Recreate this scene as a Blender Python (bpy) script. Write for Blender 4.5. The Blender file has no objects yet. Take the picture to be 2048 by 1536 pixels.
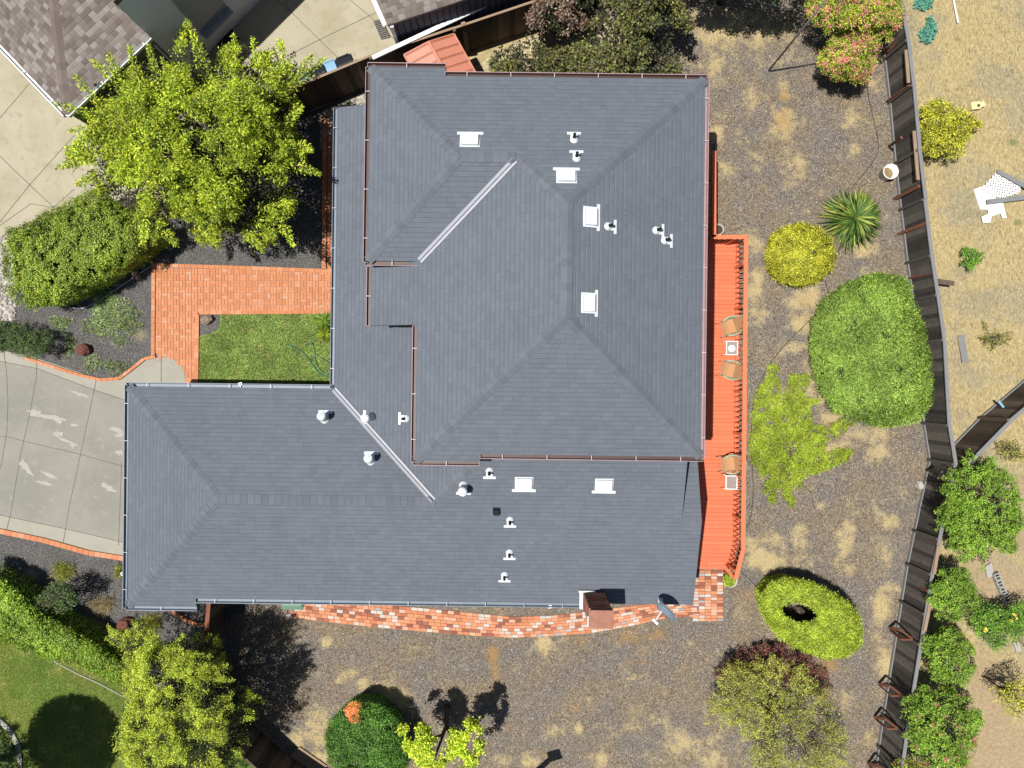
import bpy, bmesh, math, random
import numpy as np
from mathutils import Vector, Matrix
random.seed(7); rng = np.random.default_rng(11)
sc = bpy.context.scene
R = math.radians
# ------------------------------------------------------------------ camera, sky, sun
S, H = 0.0169, 24.0          # metres per photo pixel on the ground, height of the drone
cam_d = bpy.data.cameras.new('camera'); cam = bpy.data.objects.new('camera', cam_d)
sc.collection.objects.link(cam); sc.camera = cam
cam.location = (0, 0, H); cam.rotation_euler = (0, 0, 0)
cam_d.sensor_width = 36; cam_d.lens = 18 * H / (1024 * S); cam_d.clip_end = 500
SUNV = Vector((0.33, 0.045, -1.0)).normalized()       # direction the light travels
elev = math.asin(-SUNV.z); azim = math.atan2(-SUNV.x, -SUNV.y)
w = bpy.data.worlds.new('World'); sc.world = w; w.use_nodes = True
nt = w.node_tree
sky = nt.nodes.new('ShaderNodeTexSky'); sky.sky_type = 'NISHITA'; sky.sun_disc = False
sky.sun_elevation = elev; sky.sun_rotation = azim
nt.links.new(sky.outputs[0], nt.nodes['Background'].inputs[0])
nt.nodes['Background'].inputs[1].default_value = 0.05
sd = bpy.data.lights.new('sun', 'SUN'); sun = bpy.data.objects.new('sun', sd)
sc.collection.objects.link(sun); sd.energy = 4.9; sd.angle = R(0.5); sd.color = (1, 0.965, 0.9)
sun.rotation_euler = SUNV.to_track_quat('-Z', 'Y').to_euler(); sun.location = (-20, -5, 50)
sc.view_settings.view_transform = 'Standard'; sc.view_settings.look = 'None'
sc.view_settings.exposure = 0.55; sc.view_settings.gamma = 1
sc.cycles.max_bounces = 6; sc.cycles.transparent_max_bounces = 8
C = sc.collection.objects

# ------------------------------------------------------------------ helpers
def P(px, py, z=0.0):
    k = S * (1 - z / H); return Vector(((px - 1024) * k, (768 - py) * k, z))
def L(u, v, z=0.0): return Vector((u * S, -v * S, z))          # house plan units -> house metres
TH = 0.0125
def HL(px, py, z):
    u, v = px - 1024, py - 768; k = S * (1 - z / H)
    return Vector(((u + TH * v) * k, -(v - TH * u) * k, z))

class MB:
    def __init__(s): s.v = []; s.f = []; s.m = []; s.uv = None; s.sm = []
    def add(s, vs, fs, m=0, smooth=False):
        b = len(s.v); s.v += [tuple(x) for x in vs]
        for f in fs: s.f.append(tuple(b + i for i in f)); s.m.append(m); s.sm.append(smooth)
        return s
    def box(s, c, d, rot=0, m=0, mat=None):
        hx, hy, hz = d[0] / 2, d[1] / 2, d[2] / 2
        vs = [Vector((x, y, z)) for z in (-hz, hz) for x, y in ((-hx, -hy), (hx, -hy), (hx, hy), (-hx, hy))]
        M = mat if mat is not None else Matrix.Rotation(rot, 3, 'Z')
        c = Vector(c)
        return s.add([M @ q + c for q in vs], [(0, 3, 2, 1), (4, 5, 6, 7), (0, 1, 5, 4), (1, 2, 6, 5), (2, 3, 7, 6), (3, 0, 4, 7)], m)
    def bar(s, a, b, wd, th, m=0, up=(0, 0, 1)):       # box from a to b
        a, b = Vector(a), Vector(b); y = (b - a); l = y.length
        if l < 1e-6: return s
        y.normalize(); up = Vector(up)
        x = y.cross(up)
        if x.length < 1e-3: x = y.cross(Vector((1, 0, 0)))
        x.normalize(); z = x.cross(y)
        M = Matrix((x, y, z)).transposed()
        return s.box((a + b) / 2, (wd, l, th), mat=M, m=m)
    def tube(s, pts, rad, seg=7, m=0, cap=True):
        pts = [Vector(p) for p in pts]; n = len(pts); vs = []; fs = []
        if not isinstance(rad, (list, tuple)): rad = [rad] * n
        for i, p in enumerate(pts):
            t = (pts[min(i + 1, n - 1)] - pts[max(i - 1, 0)]).normalized()
            x = t.cross(Vector((0.13, 0.21, 1)))
            if x.length < 0.05: x = t.cross(Vector((1, 0, 0)))
            x.normalize(); y = t.cross(x)
            for k in range(seg):
                a = 2 * math.pi * k / seg
                vs.append(p + (x * math.cos(a) + y * math.sin(a)) * rad[i])
        for i in range(n - 1):
            for k in range(seg):
                k2 = (k + 1) % seg
                fs.append((i * seg + k, i * seg + k2, (i + 1) * seg + k2, (i + 1) * seg + k))
        if cap: fs.append(tuple(range(seg))[::-1]); fs.append(tuple((n - 1) * seg + k for k in range(seg)))
        return s.add(vs, fs, m, True)
    def lathe(s, c, prof, seg=20, m=0):                # prof [(r,z)]
        c = Vector(c); vs = []; fs = []
        for r, z in prof:
            for k in range(seg):
                a = 2 * math.pi * k / seg; vs.append(c + Vector((r * math.cos(a), r * math.sin(a), z)))
        for i in range(len(prof) - 1):
            for k in range(seg):
                k2 = (k + 1) % seg
                fs.append((i * seg + k, i * seg + k2, (i + 1) * seg + k2, (i + 1) * seg + k))
        return s.add(vs, fs, m, True)
    def prism(s, poly, z0, z1, m=0, side=True):        # poly list of (x,y); top at z1
        n = len(poly)
        A = sum(poly[i][0] * poly[(i + 1) % n][1] - poly[(i + 1) % n][0] * poly[i][1] for i in range(n))
        if A < 0: poly = poly[::-1]
        vs = [(p[0], p[1], z1) for p in poly]; fs = [tuple(range(n))]
        if side:
            vs += [(p[0], p[1], z0) for p in poly]
            fs += [(i, i + n, (i + 1) % n + n, (i + 1) % n) for i in range(n)]
        return s.add(vs, fs, m)

ORIG = {}
def finish(name, me, mats, parent=None, local=False, smooth=False):
    for m in (mats if isinstance(mats, (list, tuple)) else [mats]): me.materials.append(m)
    o = bpy.data.objects.new(name, me); C.link(o)
    if parent is not None:
        o.parent = parent; ORIG[o.name] = ORIG.get(parent.name, Vector((0, 0, 0)))
    return o
def obj(name, mb, mats, parent=None, local=False, kind=None):
    vs = mb.v
    if parent is not None and not local:
        g = ORIG.get(parent.name, Vector((0, 0, 0))); vs = [(x - g.x, y - g.y, z - g.z) for x, y, z in vs]
    me = bpy.data.meshes.new(name); me.from_pydata(vs, [], mb.f)
    me.polygons.foreach_set('material_index', mb.m)
    me.polygons.foreach_set('use_smooth', mb.sm)
    me.update()
    o = finish(name, me, mats, parent)
    if kind: o['kind'] = kind
    return o
def thing(name, label, cat, loc=(0, 0, 0), group=None, rz=0):
    o = bpy.data.objects.new(name, None); C.link(o); o.location = loc; o.rotation_euler = (0, 0, rz)
    o.empty_display_size = 0.2
    o['label'] = label; o['category'] = cat
    if group: o['group'] = group
    ORIG[o.name] = Vector(loc); return o
def tag(o, label, cat, group=None):
    o['label'] = label; o['category'] = cat
    if group: o['group'] = group
    return o
def copy_tree(o, parent=None):
    c = o.copy(); C.link(c)
    if parent is not None: c.parent = parent
    ORIG[c.name] = ORIG.get(o.name, Vector((0, 0, 0)))
    for ch in list(o.children): copy_tree(ch, c)
    return c

# ------------------------------------------------------------------ materials
class NT:
    def __init__(s, name, rough=0.85, metal=0.0, spec=0.3):
        s.mat = bpy.data.materials.new(name); s.mat.use_nodes = True; s.t = s.mat.node_tree
        s.b = s.t.nodes['Principled BSDF']; s.b.inputs['Roughness'].default_value = rough
        s.b.inputs['Metallic'].default_value = metal; s.b.inputs['Specular IOR Level'].default_value = spec
        s.tc = s.t.nodes.new('ShaderNodeTexCoord'); s.co = s.tc.outputs['Object']
    def n(s, ty, **kw):
        x = s.t.nodes.new(ty)
        for k, v in kw.items(): setattr(x, k, v)
        return x
    def put(s, sock, v):
        if isinstance(v, bpy.types.NodeSocket): s.t.links.new(v, sock)
        else:
            if sock.type == 'RGBA' and len(v) == 3: v = (*v, 1)
            sock.default_value = v
    def noise(s, scale, detail=3, rough=0.55, co=None, dist=0):
        x = s.n('ShaderNodeTexNoise'); x.inputs['Scale'].default_value = scale; x.inputs['Detail'].default_value = detail
        x.inputs['Roughness'].default_value = rough; x.inputs['Distortion'].default_value = dist
        s.put(x.inputs['Vector'], co or s.co); return x.outputs['Fac']
    def vor(s, scale, out='Color', co=None, feature='F1'):
        x = s.n('ShaderNodeTexVoronoi', feature=feature); x.inputs['Scale'].default_value = scale
        s.put(x.inputs['Vector'], co or s.co); return x.outputs[out]
    def math(s, op, a, b=None, c=None, clamp=False):
        x = s.n('ShaderNodeMath', operation=op, use_clamp=clamp); s.put(x.inputs[0], a)
        if b is not None: s.put(x.inputs[1], b)
        if c is not None: s.put(x.inputs[2], c)
        return x.outputs[0]
    def ramp(s, f, stops, interp='LINEAR'):
        x = s.n('ShaderNodeValToRGB'); s.put(x.inputs[0], f); cr = x.color_ramp; cr.interpolation = interp
        while len(cr.elements) < len(stops): cr.elements.new(0.5)
        for e, (p, c) in zip(cr.elements, stops):
            e.position = p; e.color = (*c, 1) if len(c) == 3 else c
        return x.outputs[0]
    def smooth(s, f, a, b):
        x = s.n('ShaderNodeMapRange', interpolation_type='SMOOTHSTEP'); s.put(x.inputs[0], f)
        x.inputs[1].default_value = a; x.inputs[2].default_value = b; return x.outputs[0]
    def mix(s, f, a, b, mode='MIX'):
        x = s.n('ShaderNodeMix', data_type='RGBA', blend_type=mode)
        s.put(x.inputs[0], f); s.put(x.inputs[6], a); s.put(x.inputs[7], b); return x.outputs[2]
    def scale_col(s, col, f):     # multiply by a float
        x = s.n('ShaderNodeVectorMath', operation='SCALE'); s.put(x.inputs[0], col[:3] if isinstance(col, tuple) else col); s.put(x.inputs[3], f); return x.outputs[0]
    def attr(s, name): x = s.n('ShaderNodeAttribute', attribute_name=name); return x
    def mapping(s, scale=(1, 1, 1), rot=(0, 0, 0), co=None):
        x = s.n('ShaderNodeMapping'); s.put(x.inputs[0], co or s.co); x.inputs['Scale'].default_value = scale
        x.inputs['Rotation'].default_value = rot; return x.outputs[0]
    def bump(s, h, st=0.5, d=0.02):
        x = s.n('ShaderNodeBump'); x.inputs['Strength'].default_value = st; x.inputs['Distance'].default_value = d
        s.put(x.inputs['Height'], h); s.t.links.new(x.outputs[0], s.b.inputs['Normal'])
    def out(s, col):
        s.put(s.b.inputs['Base Color'], s.scale_col(col, 0.79)); return s.mat

def simple(name, col, rough=0.8, var=0.25, scale=6, metal=0, spec=0.3, fine=0.12, island=0, bump=0):
    m = NT(name, rough, metal, spec)
    f = m.math('ADD', 1 - var / 2 - fine / 2, m.math('MULTIPLY', m.noise(scale, 4), var))
    f = m.math('ADD', f, m.math('MULTIPLY', m.noise(scale * 14, 2), fine))
    if island:
        g = m.n('ShaderNodeNewGeometry'); r = g.outputs['Random Per Island']
        f = m.math('MULTIPLY', f, m.math('ADD', 1 - island / 2, m.math('MULTIPLY', r, island)))
    if bump: m.bump(m.noise(scale * 8, 4), bump, 0.02)
    return m.out(m.scale_col(col, f))
def leafmat(name, cols, trans=0.25, scale=0.9, var=0.6, rough=0.5):
    m = NT(name, rough, 0, 0.35)
    g = m.n('ShaderNodeNewGeometry'); r = g.outputs['Random Per Island']
    st = [(i / max(1, len(cols) - 1), c) for i, c in enumerate(cols)]
    st = [(a, tuple(min(.9, ch * 1.52) for i, ch in enumerate(c))) for a, c in st]
    col = m.ramp(r, st)
    f = m.math('ADD', 1 - var / 2, m.math('MULTIPLY', m.smooth(m.noise(scale, 3), 0.3, 0.7), var))
    col = m.scale_col(col, f)
    trans *= .62
    m.put(m.b.inputs['Base Color'], col)
    tr = m.n('ShaderNodeBsdfTranslucent'); m.put(tr.inputs[0], col)
    mx = m.n('ShaderNodeMixShader'); mx.inputs[0].default_value = trans
    m.t.links.new(m.b.outputs[0], mx.inputs[1]); m.t.links.new(tr.outputs[0], mx.inputs[2])
    m.t.links.new(mx.outputs[0], m.t.nodes['Material Output'].inputs[0]); return m.mat
def shingle(name, ramp, row=0.131, wid=0.24, line=0.45, var=0.8, bump=0.6, jv=.4):
    m = NT(name, 0.92, 0, 0.15)
    sep = m.n('ShaderNodeSeparateXYZ'); m.put(sep.inputs[0], m.tc.outputs['UV']); u, v = sep.outputs[0], sep.outputs[1]
    vr = m.math('DIVIDE', v, row); ri = m.math('FLOOR', vr); fv = m.math('SUBTRACT', vr, ri)
    wn = m.n('ShaderNodeTexWhiteNoise', noise_dimensions='1D'); m.put(wn.inputs['W'], ri)
    warp = m.math('MULTIPLY', m.noise(3.1, 0, co=m.tc.outputs['UV']), 0.10)
    uu = m.math('ADD', m.math('DIVIDE', u, wid), m.math('MULTIPLY', wn.outputs[0], 7.3))
    ci = m.math('FLOOR', uu); fu = m.math('SUBTRACT', uu, ci)
    cb = m.n('ShaderNodeCombineXYZ'); m.put(cb.inputs[0], ri); m.put(cb.inputs[1], ci)
    w2 = m.n('ShaderNodeTexWhiteNoise', noise_dimensions='2D'); m.put(w2.inputs['Vector'], cb.outputs[0])
    tint = m.ramp(w2.outputs[0], ramp)
    big = m.math('ADD', 0.9, m.math('MULTIPLY', m.noise(0.35, 3), 0.2))
    streak = m.math('ADD', 0.93, m.math('MULTIPLY', m.noise(2.0, 3, co=m.mapping((1, 1, 1), co=m.tc.outputs['UV'])), 0.14))
    grit = m.math('ADD', 0.78, m.math('MULTIPLY', m.noise(60, 3, 0.7), 0.44))
    ln = m.math('MINIMUM', m.smooth(fv, 0.0, 0.16), m.math('ADD', m.smooth(fu, 0.0, 0.09), m.math('GREATER_THAN', m.math('FRACT', m.math('MULTIPLY', w2.outputs[0], 13.7)), jv), clamp=True))
    la = m.math('MINIMUM', m.smooth(fv, -.06, 0.10), m.math('ADD', m.smooth(fu, -0.03, 0.07), m.math('GREATER_THAN', m.math('FRACT', m.math('MULTIPLY', w2.outputs[0], 13.7)), jv), clamp=True))
    lf = m.math('ADD', 1 - line, m.math('MULTIPLY', la, line))
    sv = m.vor(1.5, 'Distance', co=m.mapping((3.2, 1, 1), (0, 0, 0), co=m.tc.outputs['UV'])); sc2 = m.math('ADD', 1.0, m.math('MULTIPLY', m.math('MULTIPLY', m.smooth(sv, .07, .02), m.smooth(m.noise(.5, 2), .5, .6)), .9))
    grit = m.math('MULTIPLY', grit, sc2); big = m.math('MULTIPLY', big, m.math('ADD', .95, m.math('MULTIPLY', m.noise(1.1, 5, .7), .1)))
    f = m.math('MULTIPLY', m.math('MULTIPLY', big, grit), m.math('MULTIPLY', lf, streak))
    hgt = m.math('ADD', m.math('MULTIPLY', m.math('SUBTRACT', 1.0, m.smooth(fv, .72, 1.0)), 1.0), m.math('MULTIPLY', ln, 0.12))
    m.bump(hgt, bump, 0.016)
    return m.out(m.scale_col(tint, f))
def bricky(name, ramp, fine=0.3):            # colour per brick (island)
    m = NT(name, 0.9, 0, 0.2); g = m.n('ShaderNodeNewGeometry')
    col = m.ramp(g.outputs['Random Per Island'], ramp)
    f = m.math('ADD', 1 - fine / 2, m.math('MULTIPLY', m.noise(25, 4, 0.7), fine))
    return m.out(m.scale_col(col, f))

M = {}
g0 = 0.141
M['roof'] = shingle('charcoal_shingle', [(0, (g0 * .86, g0 * .96, g0 * 1.14)), (.5, (g0 * .915, g0 * 1.02, g0 * 1.22)), (1, (g0 * .965, g0 * 1.08, g0 * 1.28))], line=0.44, bump=.9)
M['roof_cap'] = simple('charcoal_cap_shingle', (g0*.90, g0 * .98, g0 * 1.14), 0.92, .15, 4, island=.2, spec=.15)
M['roof_b'] = shingle('brown_shingle', [(0, (.125, .103, .092)), (.35, (.17, .143, .128)), (.7, (.205, .18, .164)), (1, (.26, .238, .218))], row=.143, wid=.2, line=.5, bump=.8, jv=.7)
M['cap_b'] = simple('brown_cap_shingle', (.15, .12, .105), .9, .2, 4, island=.3)
M['fascia'] = simple('fascia_paint', (.20, .21, .22), .6)
M['stucco'] = simple('stucco_wall', (.42, .38, .32), .9, .15, 3, bump=.2)
M['gutter_br'] = simple('brown_gutter', (.075, .042, .036), .45, .3, 8)
M['gutter_rim'] = simple('faded_gutter_rim', (.33, .225, .235), .5, .3, 5)
M['gutter_gr'] = simple('grey_gutter', (.16, .20, .25), .5, .3, 4); M['gutter_strap'] = simple('gutter_strap', (.40, .45, .50), .4, .3)
M['white'] = simple('white_paint', (.78, .78, .77), .5, .1, 5)
M['bracket'] = simple('pale_bracket', (.55, .50, .50), .5); M['galv'] = simple('galvanised', (.72, .75, .77), .38, .45, 22, metal=.15, spec=.5)
M['flash'] = simple('valley_metal', (.50, .51, .56), .35, .2, 6, metal=.2)
M['black'] = simple('black_rubber', (.012, .012, .014), .5, .1)
M['dark'] = simple('dark_void', (.02, .018, .016), .9, .1)
M['deck'] = simple('orange_red_deck_paint', (.66, .155, .068), .55, .15, 2.5, fine=.10, island=.16, spec=.3)
M['deck_rail'] = simple('rail_paint', (.68, .175, .08), .5, .12, 3)
M['trunk'] = simple('bark', (.10, .075, .055), .95, .5, 9, bump=.5)
M['soil'] = simple('soil', (.06, .045, .035), .95, .5, 9)
M['terracotta'] = simple('terracotta', (.52, .17, .07), .8, .2)
M['concrete_pot'] = simple('pale_pot', (.45, .42, .36), .8, .2)
M['white_plastic'] = simple('white_plastic', (.7, .7, .66), .4, .1)
M['rust'] = simple('rusty_steel', (.33, .085, .045), .6, .45, 4, spec=.3)
M['rustcap'] = simple('rusty_cap', (.30, .13, .085), .55, .8, 5, fine=.3)
M['rail_grey'] = simple('weathered_rail', (.20, .20, .205), .85, .3, 5)
M['wood_tan'] = simple('tan_wood', (.30, .21, .14), .85, .4, 6)
M['wood_red'] = simple('redwood_stain', (.20, .075, .045), .85, .5, 6)
M['wood_dark'] = simple('dark_weathered_board', (.082, .072, .063), .9, 1.0, 7, fine=.6, island=1.3)
M['wood_brown'] = simple('brown_weathered_board', (.10, .074, .054), .9, 1.0, 5, fine=.5, island=1.3)
M['stone'] = simple('boulder', (.25, .19, .14), .9, .7, 5, bump=.6)
M['stone_red'] = simple('red_lava_rock', (.16, .06, .045), .95, .8, 6, bump=.8)
M['stone_gr'] = simple('pale_stone', (.40, .37, .33), .9, .7, 6, island=.9)
M['hose'] = simple('green_hose', (.06, .20, .13), .5)
M['pipe'] = simple('drip_line', (.03, .026, .022), .7)

# ------------------------------------------------------------------ ground shaders
def mulch(name, dark=1.0):
    m = NT(name, .95, 0, .1)
    dry = m.attr('dry').outputs['Fac']; rus = m.attr('rust').outputs['Fac']
    fine = m.noise(26, 5, .75); mid = m.noise(5, 4, .6); big = m.noise(.8, 4, .6)
    chip = m.vor(28, 'Color', co=m.mapping((1, 1, 1)))
    bw = m.n('ShaderNodeRGBToBW'); m.put(bw.inputs[0], chip)
    t = m.math('ADD', m.math('MULTIPLY', fine, .75), m.math('MULTIPLY', bw.outputs[0], .30))
    base = m.ramp(t, [(.30, (.036, .031, .025)), (.45, (.122, .104, .084)), (.60, (.212, .184, .150)), (.78, (.42, .38, .325))])
    tone = m.mix(m.smooth(big, .35, .65), (.92, .93, .98), (1.12, 1.02, .88))
    base = m.mix(1, base, tone, 'MULTIPLY')
    dcol = m.ramp(fine, [(.3, (.28, .21, .10)), (.5, (.45, .355, .18)), (.75, (.60, .50, .29))])
    lob = m.noise(1.4, 7, .62); grn = m.noise(4.5, 6, .7)
    k = m.math('ADD', m.math('ADD', m.math('MULTIPLY', dry, .50), m.math('MULTIPLY', lob, 1.3)), m.math('ADD', m.math('MULTIPLY', fine, .55), m.math('MULTIPLY', grn, .75)))
    c = m.mix(m.math('MULTIPLY', m.smooth(k, 1.38, 1.80), .9), base, dcol)
    k2 = m.math('ADD', m.math('MULTIPLY', rus, .6), m.math('ADD', m.math('MULTIPLY', fine, .7), m.math('MULTIPLY', grn, .9)))
    c = m.mix(m.math('MULTIPLY', m.smooth(k2, .95, 1.4), .8), c, (.33, .19, .065))
    m.bump(fine, .35, .02)
    return m.out(c)
M['mulch'] = mulch('bark_mulch')
def drygrass(name):
    m = NT(name, .95, 0, .1)
    co = m.mapping((1, .35, 1), (0, 0, .6)); fine = m.noise(22, 5, .7, co=co, dist=.8); mid = m.noise(1.6, 5, .65); grn = m.attr('rust').outputs['Fac']
    dry = m.attr('dry').outputs['Fac']
    c = m.ramp(fine, [(.28, (.15, .11, .05)), (.44, (.32, .25, .12)), (.58, (.45, .36, .19)), (.78, (.62, .54, .35))])
    c = m.mix(m.smooth(mid, .5, .8), c, m.ramp(fine, [(.3, (.25, .19, .09)), (.7, (.50, .38, .19))]))
    c = m.mix(m.math('MULTIPLY', m.smooth(m.noise(.55, 6, .68), .46, .62), .7), c, m.ramp(fine, [(.3, (.15, .135, .085)), (.7, (.38, .34, .24))]))
    c = m.mix(m.math('MULTIPLY', m.smooth(m.math('ADD', grn, m.math('MULTIPLY', fine, .6)), .7, 1.1), .7), c, (.10, .14, .045))
    bare = m.ramp(m.noise(9, 5, .6), [(.3, (.27, .20, .12)), (.7, (.40, .31, .19))])
    c = m.mix(m.smooth(m.math('ADD', dry, m.math('MULTIPLY', fine, .4)), .6, 1.0), c, bare)
    m.bump(fine, .4, .03); return m.out(c)
M['drygrass'] = drygrass('dry_grass_ground')
def gravel(name, cols, sc_=60):
    m = NT(name, .95, 0, .15)
    bw = m.n('ShaderNodeRGBToBW'); m.put(bw.inputs[0], m.vor(sc_))
    t = m.math('ADD', m.math('MULTIPLY', bw.outputs[0], .6), m.math('MULTIPLY', m.noise(18, 5, .7), .5))
    c = m.ramp(t, cols); c = m.scale_col(c, m.math('ADD', .72, m.math('MULTIPLY', m.noise(1.2, 4), .56)))
    k = m.smooth(m.math('ADD', m.attr('dry').outputs['Fac'], m.math('MULTIPLY', m.noise(14, 5, .7), .7)), .72, 1.05)
    c = m.mix(k, c, m.ramp(m.noise(30, 3), [(.3, (.16, .13, .08)), (.7, (.36, .31, .2))]))
    m.bump(t, .4, .02); return m.out(c)
M['gravel'] = gravel('dark_gravel', [(.25, (.024, .024, .026)), (.5, (.082, .079, .079)), (.72, (.155, .147, .138)), (.9, (.32, .30, .26))])
M['pebble'] = gravel('pale_pebble_ground', [(.2, (.09, .08, .06)), (.5, (.28, .25, .2)), (.8, (.5, .47, .4))], 18)
M['straw'] = gravel('straw_ground', [(.2, (.22, .17, .09)), (.5, (.38, .31, .19)), (.8, (.55, .48, .33))], 30)
def concrete(name, a, b, stain):
    m = NT(name, .85, 0, .25)
    n1 = m.noise(.7, 6, .6); n2 = m.noise(4, 6, .65); n3 = m.noise(70, 2)
    c = m.mix(m.smooth(n1, .35, .65), a, b)
    c = m.mix(m.math('MULTIPLY', m.smooth(n2, .52, .72), .55), c, stain)
    n4 = m.noise(1.6, 7, .7, co=m.mapping((.5, 2.2, 1), (0, 0, -.25)), dist=.6); c = m.mix(m.math('MULTIPLY', m.smooth(n4, .50, .66), .5), c, tuple(min(1, x * 1.12) for x in b)); c = m.mix(m.math('MULTIPLY', m.smooth(m.noise(.9, 6, .7, dist=1), .55, .75), .45), c, tuple(x * .62 for x in stain))
    c = m.scale_col(c, m.math('ADD', .9, m.math('MULTIPLY', n3, .2)))
    return m.out(c)
M['drive'] = concrete('driveway_concrete', (.262, .252, .215), (.225, .217, .188), (.315, .305, .27))
M['drive_edge'] = concrete('driveway_apron_concrete', (.335, .318, .265), (.30, .285, .235), (.37, .35, .3))
M['drive_n'] = concrete('neighbour_concrete', (.40, .365, .27), (.34, .305, .215), (.25, .21, .125))
M['joint'] = simple('joint', (.12, .115, .095), .95)
M['patch'] = simple('pale_patch', (.36, .345, .30), .9, .3, 8)
def lawnmat(name, a, b, c3, sc_=1.2):
    m = NT(name, .9, 0, .1); f = m.noise(40, 4, .7); k = m.noise(sc_, 5, .6)
    c = m.mix(m.smooth(k, .42, .62), a, b); c = m.mix(m.smooth(m.noise(sc_ * 3, 4), .55, .7), c, c3)
    return m.out(m.scale_col(c, m.math('ADD', .5, f)))
M['lawn'] = lawnmat('front_lawn', (.12, .20, .05), (.17, .25, .06), (.30, .28, .10))
M['lawn_n'] = lawnmat('neighbour_lawn', (.085, .135, .025), (.14, .165, .035), (.24, .22, .08), .6)

# ------------------------------------------------------------------ ground sheets
def inpoly(x, y, poly):
    c = np.zeros(x.shape, bool); n = len(poly)
    for i in range(n):
        x0, y0 = poly[i]; x1, y1 = poly[(i + 1) % n]
        if y0 == y1: continue
        k = ((y0 > y) != (y1 > y)) & (x < (x1 - x0) * (y - y0) / (y1 - y0) + x0); c ^= k
    return c
def ell(X, Y, lst):           # soft blobs in photo pixels on the ground
    r = np.zeros(X.shape)
    for px, py, rx, ry, a, s_ in lst:
        dx, dy = X - px, Y - py; ca, sa = math.cos(R(a)), math.sin(R(a))
        q = ((dx * ca + dy * sa) / rx) ** 2 + ((-dx * sa + dy * ca) / ry) ** 2
        r = np.maximum(r, s_ * np.exp(-q * .75))
    return r
def grid_sheet(name, x0, x1, y0, y1, z, step, mat, dry, rust, poly=None):
    nx = int((x1 - x0) / step) + 1; ny = int((y1 - y0) / step) + 1
    X, Y = np.meshgrid(np.linspace(x0, x1, nx), np.linspace(y0, y1, ny))
    V = np.stack([(X - 1024) * S, (768 - Y) * S, np.full(X.shape, z)], -1).reshape(-1, 3)
    i = np.arange((nx - 1) * (ny - 1)); r, c = i // (nx - 1), i % (nx - 1); a = r * nx + c
    F = np.stack([a, a + nx, a + nx + 1, a + 1], -1)
    if poly is not None:
        cx = X[:-1, :-1].ravel() + step / 2; cy = Y[:-1, :-1].ravel() + step / 2; F = F[inpoly(cx, cy, poly)]
    me = bpy.data.meshes.new(name); me.vertices.add(len(V)); me.vertices.foreach_set('co', V.ravel())
    me.loops.add(F.size); me.loops.foreach_set('vertex_index', F.ravel().astype(np.int32))
    me.polygons.add(len(F)); me.polygons.foreach_set('loop_start', (np.arange(len(F)) * 4).astype(np.int32))
    me.update(); me.validate()
    for nm, lst in (('dry', dry), ('rust', rust)):
        at = me.attributes.new(nm, 'FLOAT', 'POINT'); at.data.foreach_set('value', ell(X, Y, lst).ravel().astype(np.float32))
    o = finish(name, me, mat); o['kind'] = 'structure'; return o
def sheet(name, polypx, z, mat, h=0.0):
    mb = MB(); mb.prism([tuple(P(*p)[:2]) for p in polypx], z - max(h, .001), z, side=h > 0)
    return obj(name, mb, mat, kind='structure')

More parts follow.
